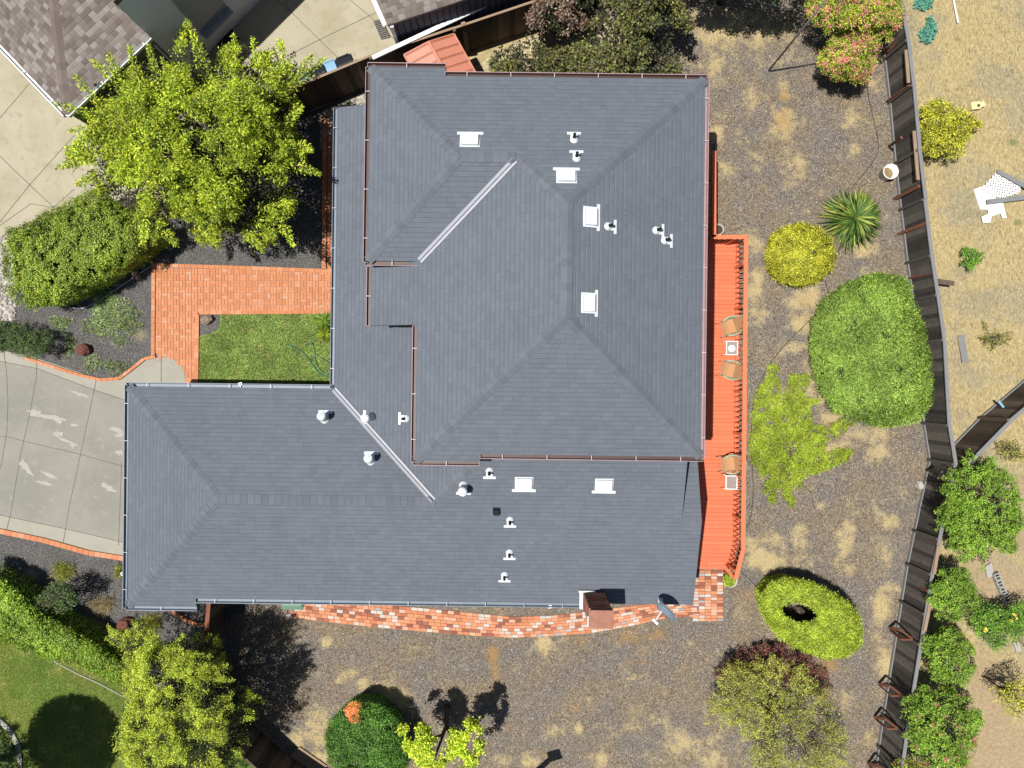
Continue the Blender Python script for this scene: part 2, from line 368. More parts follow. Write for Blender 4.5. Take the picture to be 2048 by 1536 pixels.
FENCE = [(1745, -140), (1756, 46), (1770, 121), (1780, 206), (1791, 328), (1802, 420), (1815, 526), (1826, 600), (1838, 685), (1847, 845), (1859, 920), (1829, 1061), (1815, 1127), (1803, 1202), (1794, 1259), (1767, 1428), (1758, 1490), (1738, 1640)]
mb = MB(); mb.prism([(-160, -160), (160, -160), (160, 160), (-160, 160)], 0, -.03, side=False)
obj('ground', mb, M['mulch'], kind='structure')
DRY = [(1440, 60, 60, 45, 0, .8), (1530, 60, 45, 40, 20, .7), (1575, 190, 18, 22, 0, .8), (1565, 245, 28, 35, 0, .9), (1570, 300, 15, 25, 0, .5), (1705, 235, 22, 22, 0, .8), (1710, 295, 15, 18, 0, .8),
       (1420, 60, 30, 30, 0, .5), (1435, 270, 20, 18, 0, .8), (1460, 345, 22, 14, 40, .9), (1510, 310, 16, 10, 0, .5), (1590, 340, 30, 22, 60, .6), (1585, 365, 26, 10, 0, .5), (1575, 415, 22, 12, 0, .5), (1612, 420, 10, 10, 0, .5),
       (1510, 560, 22, 40, 10, .7), (1515, 640, 25, 35, 0, .6), (1610, 600, 38, 22, 0, 1), (1605, 640, 22, 32, 30, .9), (1740, 545, 26, 16, 0, .8), (1590, 690, 26, 15, 0, .7), (1620, 770, 18, 45, 0, .8), (1640, 800, 12, 30, 0, .8),
       (1672, 835, 28, 16, 0, .9), (1740, 870, 40, 28, 0, .7), (1760, 905, 26, 24, 0, .7), (1670, 900, 30, 20, 0, 1), (1600, 1080, 22, 40, 0, .6), (1692, 1075, 20, 38, 5, .9), (1700, 1140, 14, 20, 0, .6), (1530, 1115, 38, 30, 30, .9), (1550, 1090, 26, 22, 0, .8),
       (1780, 1045, 16, 20, 0, .6), (1770, 1120, 22, 35, 20, .7), (1785, 1180, 18, 18, 0, .5), (1765, 1215, 20, 32, 0, .9), (1775, 1325, 22, 34, 10, .9), (1700, 1400, 26, 18, 0, .5), (1735, 1480, 16, 20, 0, .6), (1550, 1070, 20, 20, 0, .6), (1800, 980, 12, 20, 0, .4),
       (1088, 1288, 18, 18, 0, 1), (1090, 1305, 7, 14, 0, .9), (1125, 1280, 12, 9, 0, .7), (1110, 1465, 24, 12, 0, .9), (1158, 1455, 8, 12, 0, .9), (1370, 1490, 45, 32, 0, .8), (1420, 1520, 60, 20, 0, .6), (1200, 1520, 24, 16, 0, .7), (1060, 1525, 26, 12, 0, .8),
       (1265, 1355, 20, 12, 0, .4), (695, 1350, 24, 10, -20, 1), (728, 1365, 14, 14, 0, .9), (765, 1385, 26, 20, 20, 1), (800, 1405, 30, 20, 30, .9), (640, 1470, 26, 45, 0, .8), (600, 1480, 26, 22, 0, .8), (652, 1285, 12, 14, 0, .8), (640, 1515, 30, 20, 0, .9),
       (1000, 90, 90, 60, 0, 1), (960, 60, 30, 30, 0, 1), (1070, 40, 50, 30, 0, 1), (1380, 45, 26, 30, 0, .8), (1490, 1500, 30, 20, 0, .5), (1520, 1120, 30, 22, 0, .9), (1640, 1010, 14, 12, 0, .4), (880, 1530, 22, 14, 0, .5), (1010, 1520, 18, 10, 0, .7),
       (1430, 130, 60, 40, 20, .45), (1550, 110, 40, 40, 20, .4), (1490, 215, 36, 50, 0, .35), (1740, 160, 22, 26, 0, .5), (1500, 480, 20, 26, 0, .6), (1730, 500, 20, 18, 0, .6), (1695, 1240, 20, 20, 0, .4), (1745, 1010, 30, 26, 0, .4), (1480, 1230, 26, 14, 0, .4), (1300, 1450, 60, 30, 20, .4), (1180, 1420, 50, 26, 0, .35), (1560, 790, 16, 30, 0, .5), (1780, 1400, 26, 30, 0, .4), (1750, 1270, 20, 18, 0, .5)]
RUST = [(1565, 240, 22, 30, 0, .7), (1570, 190, 14, 18, 0, .7), (985, 1310, 14, 18, 0, 1), (990, 1345, 10, 22, 0, .9), (1165, 1285, 24, 14, 0, .6), (1260, 1275, 30, 16, 0, .7), (1315, 1270, 26, 18, 0, .7), (1270, 1325, 36, 14, 0, .5), (1335, 1385, 16, 12, 0, .5), (1152, 1415, 10, 9, 0, .7), (1110, 1425, 8, 7, 0, .6),
        (1092, 1510, 14, 8, 0, .6), (1500, 1190, 20, 14, 0, .6), (1655, 1330, 26, 18, 0, .9), (1620, 1345, 22, 22, 0, .7), (1610, 600, 26, 16, 0, .5), (1700, 1075, 14, 26, 0, .35), (1280, 1430, 40, 20, 0, .25)]
FB = [p for p in FENCE]
yard_poly = [(-200, -300)] + FB + [(-200, 1900)]
grid_sheet('yard', 380, 1900, -160, 1690, 0.0, 5, M['mulch'], DRY, RUST)
DRYN = [(1990, 560, 30, 30, 0, .5), (1910, 900, 40, 30, 0, .8), (1975, 870, 30, 22, 0, .8), (2020, 1050, 60, 60, 0, 1), (2000, 1180, 70, 60, 0, 1), (1960, 1400, 80, 110, 0, 1), (1990, 1500, 90, 70, 0, 1), (1990, 960, 60, 30, 0, .7), (1900, 800, 20, 50, 0, .6), (1870, 620, 20, 30, 0, .3), (1955, 1130, 40, 20, 0, .9), (2040, 1000, 60, 60, 0, 1)]
GRNN = [(1915, 78, 10, 8, 0, .8), (1880, 150, 8, 8, 0, .5), (1965, 105, 8, 6, 0, .6), (2025, 285, 14, 9, 0, .9), (1960, 305, 26, 9, 0, .6), (1890, 345, 10, 9, 0, .5), (1970, 190, 8, 8, 0, .6), (2035, 445, 14, 8, 0, .9), (1990, 15, 14, 8, 0, .7), (1975, 70, 8, 6, 0, .6), (1910, 425, 12, 16, 0, .4), (1930, 230, 12, 9, 0, .4), (1990, 240, 14, 9, 0, .4), (2030, 380, 20, 10, 0, .4), (1950, 640, 8, 6, 0, .4)]
grid_sheet('dry_field', 1735, 2440, -160, 1690, 0.012, 8, M['drygrass'], DRYN, GRNN, poly=FB + [(2440, 1690), (2440, -160)])

# gravel beds / pale ground
BEDD = [(170, 640, 120, 60, 0, .25), (120, 1170, 120, 60, 0, .25), (170, 690, 60, 40, 0, .35), (240, 650, 60, 50, 0, .3), (280, 670, 26, 20, 0, .6), (70, 1185, 26, 10, 30, 1), (60, 1150, 20, 14, 0, .9), (75, 1180, 18, 10, 0, 1), (115, 1215, 26, 12, 20, .8), (190, 1250, 40, 12, 25, 1), (160, 1260, 30, 10, 30, .9), (200, 1205, 18, 16, 0, .8), (235, 1145, 12, 14, 0, .6), (120, 1150, 30, 30, 0, .5), (150, 590, 60, 14, -25, .5), (570, 525, 20, 8, 0, .6)]
grid_sheet('gravel_bed', -160, 720, 470, 1480, 0.006, 6, M['gravel'], BEDD, [], poly=[(-160, 470), (700, 470), (720, 560), (520, 760), (520, 1200), (440, 1255), (392, 1270), (395, 1330), (260, 1420), (-160, 1150)])
sheet('side_bed', [(470, 150), (790, 120), (790, 300), (700, 330), (690, 560), (300, 560), (280, 480), (360, 400), (470, 300)], .010, M['gravel'])
sheet('pebble_strip', [(640, 225), (800, 150), (800, 240), (700, 260), (690, 300), (640, 300)], .014, M['pebble'])
sheet('pebble_bed', [(-20, 470), (20, 500), (28, 560), (34, 600), (30, 640), (-20, 645)], .012, M['pebble'])
sheet('straw_patch', [(870, 190), (1000, 100), (1090, 62), (1180, 20), (1240, 40), (1180, 190)], .006, M['straw'])

# driveway of the house
drv = [(-300, 690), (0, 700), (60, 712), (130, 735), (195, 757), (235, 758), (262, 740), (290, 718), (318, 713), (345, 716), (366, 735), (374, 775), (500, 800), (500, 1130), (248, 1112), (180, 1105), (90, 1078), (0, 1060), (-300, 1020)]
inner = [(-300, 712), (0, 722), (75, 737), (190, 780), (256, 803), (500, 860), (500, 1100), (256, 1086), (130, 1057), (20, 1034), (-300, 980)]
sheet('driveway', drv, .022, M['drive_edge'], .04)
sheet('driveway_slab', inner, .026, M['drive'])
mb = MB()
def strip(mb, pts, w_, z, m=0):
    pts = [P(*p) for p in pts]
    for a, b in zip(pts, pts[1:]):
        d = (b - a).normalized(); n_ = Vector((-d.y, d.x, 0)) * w_ / 2
        mb.add([(a - n_).to_tuple()[:2] + (z,), (b - n_).to_tuple()[:2] + (z,), (b + n_).to_tuple()[:2] + (z,), (a + n_).to_tuple()[:2] + (z,)], [(0, 1, 2, 3)], m)
for pl in ([(-100, 700), (0, 722), (75, 737), (190, 780), (260, 803), (400, 860)], [(-100, 1003), (20, 1034), (130, 1057), (256, 1086), (400, 1110)], [(8, 700), (14, 740), (17, 800), (15, 860), (4, 930), (-40, 1030)],
           [(75, 720), (73, 760), (60, 830), (42, 910), (22, 1030), (14, 1060)], [(194, 757), (187, 790), (165, 895), (140, 1010), (132, 1058), (126, 1092)], [(-100, 866), (15, 873), (48, 882), (160, 908), (256, 935), (400, 975)], [(323, 713), (323, 790)], [(244, 925), (238, 1090)]):
    strip(mb, pl, .016, .030)
obj('driveway_joints', mb, M['joint'], kind='structure')
mb = MB()
def blotch(mb, px, py, rx, ry, a, z, n=22):
    ph = [random.uniform(0, 6.28) for _ in range(3)]; poly = []
    for k in range(n):
        t = 2 * math.pi * k / n; r = 1 + .28 * math.sin(2 * t + ph[0]) + .22 * math.sin(5 * t + ph[1]) + .16 * math.sin(9 * t + ph[2])
        x, y = rx * r * math.cos(t), ry * r * math.sin(t)
        poly.append(tuple(P(px + x * math.cos(R(a)) - y * math.sin(R(a)), py + x * math.sin(R(a)) + y * math.cos(R(a)))[:2]))
    mb.prism(poly, 0, z, side=False)
for q in ((95, 833, 30, 5, 10), (70, 824, 12, 5, 0), (115, 840, 10, 5, 20), (160, 788, 18, 3, 22), (135, 882, 22, 3, 25), (118, 868, 8, 6, 0), (145, 890, 8, 3, 80), (50, 930, 10, 8, 20), (57, 940, 12, 5, 40), (100, 950, 22, 3, 22), (90, 966, 20, 3, 18), (218, 975, 14, 6, 20), (235, 860, 18, 4, 25), (240, 905, 8, 5, 40), (150, 850, 10, 2, 0), (240, 870, 10, 4, 10)):
    PZ = globals().get('PZ', .0275) + .0004; blotch(mb, *q, PZ)
obj('driveway_patches', mb, M['patch'], kind='structure')
# neighbour driveway
sheet('neighbour_driveway', [(-300, -300), (1010, -300), (1010, 40), (880, 75), (775, 152), (640, 215), (540, 258), (480, 320), (330, 400), (150, 445), (20, 480), (0, 490), (-300, 520)], .016, M['drive_n'], .03)
mb = MB()
for pl in ([(-100, 300), (0, 237), (60, 167)], [(-100, 500), (0, 445), (60, 370), (150, 270)], [(0, 312), (60, 370), (108, 415)], [(0, 452), (62, 408), (108, 415), (150, 378)], [(560, -20), (580, 22), (690, 130)], [(500, -40), (580, 22)], [(560, 120), (655, 72), (760, 22), (800, 0)], [(700, 0), (760, 50), (800, 90)]):
    strip(mb, pl, .02, .020)
obj('neighbour_driveway_joints', mb, M['joint'], kind='structure')
# lawns
sheet('lawn', [(396, 626), (700, 624), (700, 790), (394, 790)], .030, M['lawn'], .03)
sheet('neighbour_lawn', [(-300, 1200), (0, 1245), (120, 1300), (250, 1358), (360, 1410), (480, 1500), (640, 1700), (-300, 1700)], .012, M['lawn_n'])
sheet('corner_planting_bed', [(398, 626), (440, 626), (441, 650), (432, 662), (420, 668), (398, 672)], .036, M['gravel'])

# ------------------------------------------------------------------ brick paving
M['brick_o'] = bricky('orange_paver', [(0, (.48, .19, .09)), (.5, (.53, .215, .105)), (.9, (.58, .25, .135)), (1, (.52, .29, .19))])
M['brick_mix'] = bricky('salvaged_brick', [(0, (.22, .085, .06)), (.16, (.32, .12, .08)), (.28, (.50, .19, .10)), (.65, (.62, .26, .135)), (.80, (.66, .36, .24)), (.86, (.50, .42, .37)), (.95, (.56, .51, .47)), (1, (.30, .26, .27))], .4)
M['mortar'] = simple('sand_joint', (.26, .20, .16), .95)
def brick(mb, c, l, w_, ang, z0, z1):
    mb.box((c[0], c[1], (z0 + z1) / 2), (l - .012, w_ - .012, z1 - z0), rot=ang)
path_poly = [(313, 532), (700, 540), (700, 622), (397, 624), (394, 790), (374, 775), (366, 735), (345, 716), (313, 712)]
sheet('brick_path', path_poly, .030, M['mortar'], .03)
pv = MB(); pw = [tuple(P(*p)[:2]) for p in path_poly]; B = .102
for i in range(-75, -28):
    for j in range(-2, 30):
        cx, cy = (i + .5) * 2 * B, (j + .5) * 2 * B - .6
        for s_ in (-1, 1):
            if (i + j) % 2: c = (cx, cy + s_ * B / 2); a = 0
            else: c = (cx + s_ * B / 2, cy); a = math.pi / 2
            if inpoly(np.array([c[0]]), np.array([c[1]]), pw)[0]: brick(pv, c, 2 * B, B, a, .026, .046)
obj('path_bricks', pv, M['brick_o'], kind='structure')
def edging(pts, wd=.10, z=.085, name='brick_edging'):
    mb = MB(); pts = [P(*p) for p in pts]
    for a, b in zip(pts, pts[1:]):
        n_ = max(1, round((b - a).length / .21)); d = (b - a); ang = math.atan2(d.y, d.x)
        for k in range(n_):
            c = a + d * ((k + .5) / n_); mb.box((c.x, c.y, z / 2), (d.length / n_ - .008, wd, z), rot=ang)
    return obj(name, mb, M['brick_o'], kind='structure')
edging([(313, 713), (290, 718), (265, 738), (240, 757), (205, 760), (160, 750), (90, 728), (50, 715)])
edging([(309, 532), (308, 712)], .12); edging([(285, 505), (311, 531), (480, 536), (668, 543)], .12)
edging([(397, 626), (700, 624)], .12); edging([(396, 626), (394, 780)], .14)
edging([(-40, 1052), (0, 1061), (90, 1080), (180, 1105), (250, 1116)], .16)
edging([(650, 230), (650, 380), (649, 540)], .14)
edging([(330, 1205), (350, 1225), (375, 1240), (395, 1248), (430, 1250)], .12)
sheet('side_brick_walk', [(653, 240), (690, 230), (690, 545), (651, 545)], .02, M['mortar'], .02)
pv = MB()
for j in range(0, 54):
    for i in range(3):
        c = P(662 + i * 12.4, 240 + 0, 0); brick(pv, (c.x, c.y - j * .102), .2, .1, 0, .012, .034)
obj('side_walk_bricks', pv, M['brick_o'], kind='structure')
# south walk, curved running bond
inn = [(600, 1190), (640, 1193), (760, 1208), (850, 1216), (950, 1226), (1024, 1233), (1100, 1231), (1180, 1222), (1260, 1212), (1310, 1205), (1400, 1200)]
out = [(572, 1232), (640, 1242), (760, 1255), (850, 1263), (950, 1271), (1024, 1275), (1100, 1272), (1180, 1266), (1260, 1252), (1330, 1236), (1400, 1232)]
sheet('south_brick_walk', [p for p in inn] + [(1440, 1145), (1444, 1230)] + out[::-1], .012, M['mortar'], .015)
def polyat(pts, x):
    for a, b in zip(pts, pts[1:]):
        if a[0] <= x <= b[0]: return a[1] + (b[1] - a[1]) * (x - a[0]) / (b[0] - a[0])
    return pts[-1][1] if x > pts[-1][0] else pts[0][1]
pv = MB(); rows = 7
for r in range(rows):
    x = 590 + (r % 2) * 6 + random.uniform(-2, 2) - (r * 3)
    while x < 1388:
        yc = polyat(inn, x) + (polyat(out, x) - polyat(inn, x)) * (r + .5) / rows; y2 = polyat(inn, x + 12) + (polyat(out, x + 12) - polyat(inn, x + 12)) * (r + .5) / rows
        c = P(x + 6, (yc + y2) / 2); wd = (polyat(out, x) - polyat(inn, x)) / rows * S
        brick(pv, c, 12.2 * S, wd, -math.atan2(y2 - yc, 12), .004, .030 + random.uniform(0, .006)); x += 12.2
for j in range(17):
    for i in range(5):
        if 1390 + i * 12.2 > 1445: continue
        c = P(1391 + i * 12.2, 1143 + j * 6.0)
        if i == 4 and 0: continue
        brick(pv, c, .2, .1, -TH, .004, .030)
obj('south_walk_bricks', pv, M['brick_mix'], kind='structure')

# ------------------------------------------------------------------ the house
house = thing('house', 'large house with charcoal shingle hip roofs and white roof vents', 'house', (0, 0, 0), rz=-TH)
q = .32 * S
zS = lambda u, v: 2.6 + q * (389.8 - v)
zN = lambda u, v: 2.6 + q * (v - 12.9)
zM = lambda u, v: 2.6 + q * (u + 317.5)
zG = lambda u, v: 2.6 + 1.02 / 188 * (u + 684)
zT = lambda u, v: zS(0, 231.7) - q * (231.7 - v)
zUW = lambda u, v: 6.32 - .006033 * (79 - u)
zUE = lambda u, v: 6.32 - 1.32 / 221 * (u - 79)
zUS = lambda u, v: 6.32 - .006197 * (v + 101.3)
zUN = lambda u, v: 6.32 - .006055 * (-268.6 - v)
zWS = lambda u, v: 5.87 - .0062 * (v + 343)
def z3(a, b, c):
    A, B_, C_ = Vector(a), Vector(b), Vector(c); n_ = (B_ - A).cross(C_ - A)
    return lambda u, v: A.z - (n_.x * (u - A.x) + n_.y * (v - A.y)) / n_.z
zWW = z3((-232, -502, 4.907), (-83, -343, 5.87), (-232, -193, 4.94))
zGW = z3((-684, 12.9, 2.6), (-496, 201.35, 3.62), (-684, 406.5, 2.51))
def roof(name, planes, thick=.16, parent=house, mats=None, conv=L):
    """planes: list of (polygon in plan units, height function, down direction)"""
    vs, fs, uvs, mi = [], [], [], []; edges = {}
    for poly, zf, dn in planes:
        A = sum(poly[i][0] * poly[(i + 1) % len(poly)][1] - poly[(i + 1) % len(poly)][0] * poly[i][1] for i in range(len(poly)))
        if A > 0: poly = poly[::-1]         # v axis points down
        b = len(vs); dn = Vector((dn[0], dn[1])).normalized(); al = Vector((-dn.y, dn.x))
        tn = abs(zf(0, 0) - zf(dn.x * 100, dn.y * 100)) / (100 * S); sl = math.sqrt(1 + tn * tn)
        f = []
        for u, v in poly:
            vs.append(tuple(conv(u, v, zf(u, v)))); f.append(len(vs) - 1)
        fs.append(tuple(f)); mi.append(0)
        uvs.append([((Vector(p).dot(al)) * S + 50, -(Vector(p).dot(dn)) * S * sl + 50) for p in poly])
        for i in range(len(poly)):
            k = tuple(sorted((tuple(round(x) for x in poly[i]), tuple(round(x) for x in poly[(i + 1) % len(poly)]))))
            edges.setdefault(k, []).append((f[i], f[(i + 1) % len(poly)]))
    for k, lst in edges.items():
        if len(lst) == 1:
            a, b = lst[0]; n0 = len(vs)
            vs.append((vs[a][0], vs[a][1], vs[a][2] - thick)); vs.append((vs[b][0], vs[b][1], vs[b][2] - thick))
            fs.append((a, n0, n0 + 1, b)); mi.append(1); uvs.append([(0, 0)] * 4)
    # underside
    for poly, zf, dn in planes:
        b = len(vs)
        A = sum(poly[i][0] * poly[(i + 1) % len(poly)][1] - poly[(i + 1) % len(poly)][0] * poly[i][1] for i in range(len(poly)))
        if A < 0: poly = poly[::-1]
        for u, v in poly: vs.append(tuple(conv(u, v, zf(u, v) - thick)))
        fs.append(tuple(range(b, b + len(poly)))); mi.append(1); uvs.append([(0, 0)] * len(poly))
    me = bpy.data.meshes.new(name); me.from_pydata(vs, [], fs); uvl = me.uv_layers.new(name='UVMap')
    flat = [c for l_ in uvs for c in l_]
    for i, c in enumerate(flat): uvl.data[i].uv = c
    me.polygons.foreach_set('material_index', mi); me.update()
    return finish(name, me, mats or [M['roof'], M['fascia']], parent)
lower = [([(-684, 12.9), (-496, 201.35), (-684, 406.5)], zGW, (-1, 0)),
         ([(-684, 406.5), (-560, 406.5), (-560, 389.8), (328, 389.8), (328, 231.7), (293.5, 231.7), (293.5, 95), (-22.7, 95), (-129, 201.35), (-496, 201.35)], zS, (0, 1)),
         ([(-684, 12.9), (-317.5, 12.9), (-129, 201.35), (-496, 201.35)], zN, (0, -1)),
         ([(-317.5, 12.9), (-317.5, -489), (-200, -489), (-200, -190), (-120, -190), (-120, 95), (-22.7, 95), (-129, 201.35)], zM, (-1, 0)),
         ([(294.5, 100), (328, 100), (328, 231.7), (294.5, 231.7)], zT, (0, -1))]
roof('lower_roof', lower)
upper = [([(79, -101.3), (79, -268.6), (4.4, -343), (-149.7, -193), (-232, -193), (-232, -92.5), (-152, -92.5), (-152, 123.7)], zUW, (-1, 0)),
         ([(-152, 123.7), (-49.5, 123.7), (-49.5, 111.7), (300, 111.7), (79, -101.3)], zUS, (0, 1)),
         ([(300, 111.7), (300, -486.7), (79, -268.6), (79, -101.3)], zUE, (1, 0)),
         ([(300, -486.7), (-112, -486.7), (-112, -502), (-232, -502), (-83, -343), (4.4, -343), (79, -268.6)], zUN, (0, -1)),
         ([(-83, -343), (4.4, -343), (-149.7, -193), (-232, -193)], zWS, (0, 1)),
         ([(-232, -502), (-83, -343), (-232, -193)], zWW, (-1, 0))]
roof('upper_roof', upper)
# ridge and hip caps
def caps(a, b, zoff=.012, parent=house, mat=None, wd=.15, ln=.2, droop=.055, n1=None):
    a, b = Vector(a), Vector(b); d = b - a; n_ = int(d.length / ln); d.normalize()
    x = d.cross(Vector((0, 0, 1))).normalized(); up = x.cross(d).normalized(); mb = MB()
    if up.z < 0: up = -up
    for k in range(n_):
        p = a + d * (k * ln); e = a + d * (k * ln + ln * 1.12); j = random.uniform(-.006, .006)
        w_ = wd
        vs = [p + up * (zoff + .003) + x * j, e + up * (zoff + .012) + x * j]
        for s_ in (-1, 1):
            vs += [p + x * (s_ * w_ + j) - up * (droop - zoff - .003), e + x * (s_ * w_ + j) - up * (droop - zoff - .012)]
        vs += [v_ - up * .014 for v_ in vs]
        mb.add(vs, [(0, 1, 3, 2), (0, 4, 5, 1), (1, 5, 11, 7), (1, 7, 9, 3), (2, 3, 9, 8), (4, 10, 11, 5), (0, 2, 8, 6), (0, 6, 10, 4)])
    return obj('ridge_cap', mb, mat or M['roof_cap'], parent, local=True)
LZ = lambda u, v, f: L(u, v, f(u, v))
for a, b in (((-684, 12.9, zG), (-496, 201.35, zN)), ((-684, 406.5, zS), (-496, 201.35, zN)), ((-496, 201.35, zN), (-129, 201.35, zN)), ((-129, 201.35, zN), (-40, 112, zM)),
             ((294, 231.7, zS), (328, 231.7, zS)),
             ((-152, 123.7, zUW), (79, -101.3, zUW)), ((300, 111.7, zUE), (79, -101.3, zUE)), ((300, -486.7, zUE), (79, -268.6, zUE)), ((79, -101.3, zUE), (79, -268.6, zUE)),
             ((4.4, -343, zUN), (79, -268.6, zUW)), ((-83, -343, zUN), (4.4, -343, zUN)), ((-232, -502, zWW), (-83, -343, zWW)), ((-232, -193, zWW), (-83, -343, zWW))):
    caps(LZ(a[0], a[1], a[2]), LZ(b[0], b[1], b[2]), wd=.14, droop=.045)
# valley flashing
def valley(a, b, wd=.075):
    a, b = Vector(a), Vector(b); d = (b - a).normalized(); x = d.cross(Vector((0, 0, 1))).normalized(); u = Vector((0, 0, 1)); mb = MB()
    prof = [(-wd - .012, .030), (-wd, .024), (-.008, .006), (0, .026), (.008, .006), (wd, .024), (wd + .012, .030)]
    vs = []
    for p in (a, b):
        for s_, h_ in prof: vs.append(p + x * s_ + u * (h_ + abs(s_) * .22))
    n_ = len(prof); mb.add(vs, [(i, i + 1, i + 1 + n_, i + n_) for i in range(n_ - 1)])
    mb.bar(a + u * .02 , b + u * .02, .012, .02, m=1)
    obj('valley_flashing', mb, [M['flash'], M['dark']], house, local=True)
valley(LZ(-317, 13.4, zM), LZ(-131, 199.4, zM)); valley(LZ(-149, -193.6, zUW), LZ(0, -338.6, zUW))
# gutters
def gutter(a, b, outd, mat, rim, wd=.11, dp=.10, inset=0, spacing=1.12, strap=None):
    a, b, o_ = Vector(a), Vector(b), Vector((outd[0], outd[1], 0)); d = (b - a).normalized(); u = Vector((0, 0, 1)); mb = MB()
    prof = [(.002, -.02), (.002, -dp), (wd * .8, -dp), (wd, -.035), (wd, -.012), (wd + .018, -.010), (wd + .018, -.03), (wd + .008, -.04), (wd * .85, -dp - .006), (-.01, -dp - .006)]
    vs = [p + o_ * s_ + u * h_ for p in (a, b) for s_, h_ in prof]; n_ = len(prof)
    for i in range(n_ - 1): mb.add([vs[i], vs[i + 1], vs[i + 1 + n_], vs[i + n_]], [(0, 1, 2, 3)], 1 if i in (4, 5) else 0)
    for p, s2 in ((a, -1), (b, 1)): mb.box(p + o_ * wd / 2 - u * .06, (abs(o_.x) * wd + abs(d.x) * .012, abs(o_.y) * wd + abs(d.y) * .012, dp), m=1)
    g = obj('gutter', mb, [mat, rim], house, local=True)
    n2 = max(1, int((b - a).length / spacing))
    for k in range(n2):
        c = a + (b - a) * ((k + .5) / n2) + o_ * (wd / 2) - u * .008
        h_ = MB(); h_.box(c, (abs(o_.x) * (wd + .02) + abs(d.x) * .016, abs(o_.y) * (wd + .02) + abs(d.y) * .016, .008)); obj('gutter_hanger', h_, strap or M['bracket'], g, local=True)
br = (M['gutter_br'], M['gutter_rim']); gr = (M['gutter_gr'], M['gutter_gr'])
W_, E_, N_, S_ = (-1, 0), (1, 0), (0, 1), (0, -1)
gutter(LZ(-232, -502, zWW), LZ(-232, -190, zWW), W_, *br); gutter(LZ(-236, -502, zUN), LZ(-112, -502, zUN), N_, *br)
gutter(LZ(-112, -486.7, zUN), LZ(304, -486.7, zUN), N_, *br); gutter(LZ(300, -490, zUE), LZ(300, 114, zUE), E_, M['gutter_rim'], M['gutter_rim'], wd=.10)
gutter(LZ(-49, 111.7, zUS), LZ(304, 111.7, zUS), S_, *br); gutter(LZ(-156, 123.7, zUS), LZ(-50, 123.7, zUS), S_, *br)
gutter(LZ(-152, -91, zUW), LZ(-152, 126, zUW), W_, *br); gutter(LZ(-232, -189, zUW), LZ(-232, -92, zUW), W_, *br)
gutter(LZ(-236, -193, zWS) , LZ(-150, -193, zWS), S_, *br)
gutter(LZ(-684, 10, zG), LZ(-684, 409, zG) - Vector((0, 0, .04)), W_, *gr, strap=M['gutter_strap']); gutter(LZ(-688, 12.9, zN), LZ(-321, 12.9, zN), N_, *gr, strap=M['gutter_strap'])
gutter(LZ(-317.5, -489, zM), LZ(-317.5, 12, zM), W_, *gr, strap=M['gutter_strap']); gutter(LZ(-688, 406.5, zS), LZ(-560, 406.5, zS), S_, *gr, strap=M['gutter_strap'])
gutter(LZ(-560, 389.8, zS), LZ(130, 389.8, zS), S_, *gr, strap=M['gutter_strap'], wd=.12)
# walls
def wallbox(name, u0, u1, v0, v1, z0, z1, mat=M['stucco']):
    mb = MB(); a, b = L(u0, v0), L(u1, v1); mb.box(((a.x + b.x) / 2, (a.y + b.y) / 2, (z0 + z1) / 2), (abs(b.x - a.x), abs(b.y - a.y), z1 - z0))
    return obj(name, mb, mat, house, local=True)
wallbox('wall', -660, -250, 35, 366, 0, 2.5); wallbox('wall', -248, 290, -465, 368, 0, 2.5)
wallbox('upper_wall', -128, 276, -462, 92, 2.74, 4.98); wallbox('upper_wall', -208, -129, -470, -216, 2.9, 4.86)
wallbox('porch_shade_wall', -196, -129, -214, -95, 2.9, 4.6, M['dark']); wallbox('gable_step_wall', 270, 293.4, 100, 230, 2.74, 3.28)  # porch wall coloured near-black to paint the shaded gap under the overhang
def opening(name, c, w_, h_, axis, frame=M['white'], pane=None):
    pane = pane or M['glass']; mb = MB(); d = (.05, w_, h_) if axis == 'x' else (w_, .05, h_); mb.box(c, d); p = obj(name, mb, frame, house, local=True)
    m2 = MB(); d2 = (.08, w_ - .14, h_ - .14) if axis == 'x' else (w_ - .14, .08, h_ - .14); m2.box(c, d2); obj('pane' if name == 'window' else 'door_panel', m2, pane, p, local=True)
mg = NT('window_glass', .08, 0, .6); M['glass'] = mg.out((.03, .04, .05))
for u in (-100, 20, 140): opening('window', L(u, -463, 4.0) , 1.2, 1.1, 'y')
for v in (-380, -200, -20): opening('window', L(277, v, 3.9), 1.4, 1.1, 'x')
for v in (-300, -60, 160): opening('door', L(291, v, 1.5), 1.8, 2.0, 'x', pane=M['glass'])
for u in (-400, -150, 60, 220): opening('window', L(u, 369, 1.5), 1.3, 1.0, 'y')
opening('garage_door', L(-661, 200, 1.12), 4.8, 2.2, 'x', pane=M['white'])
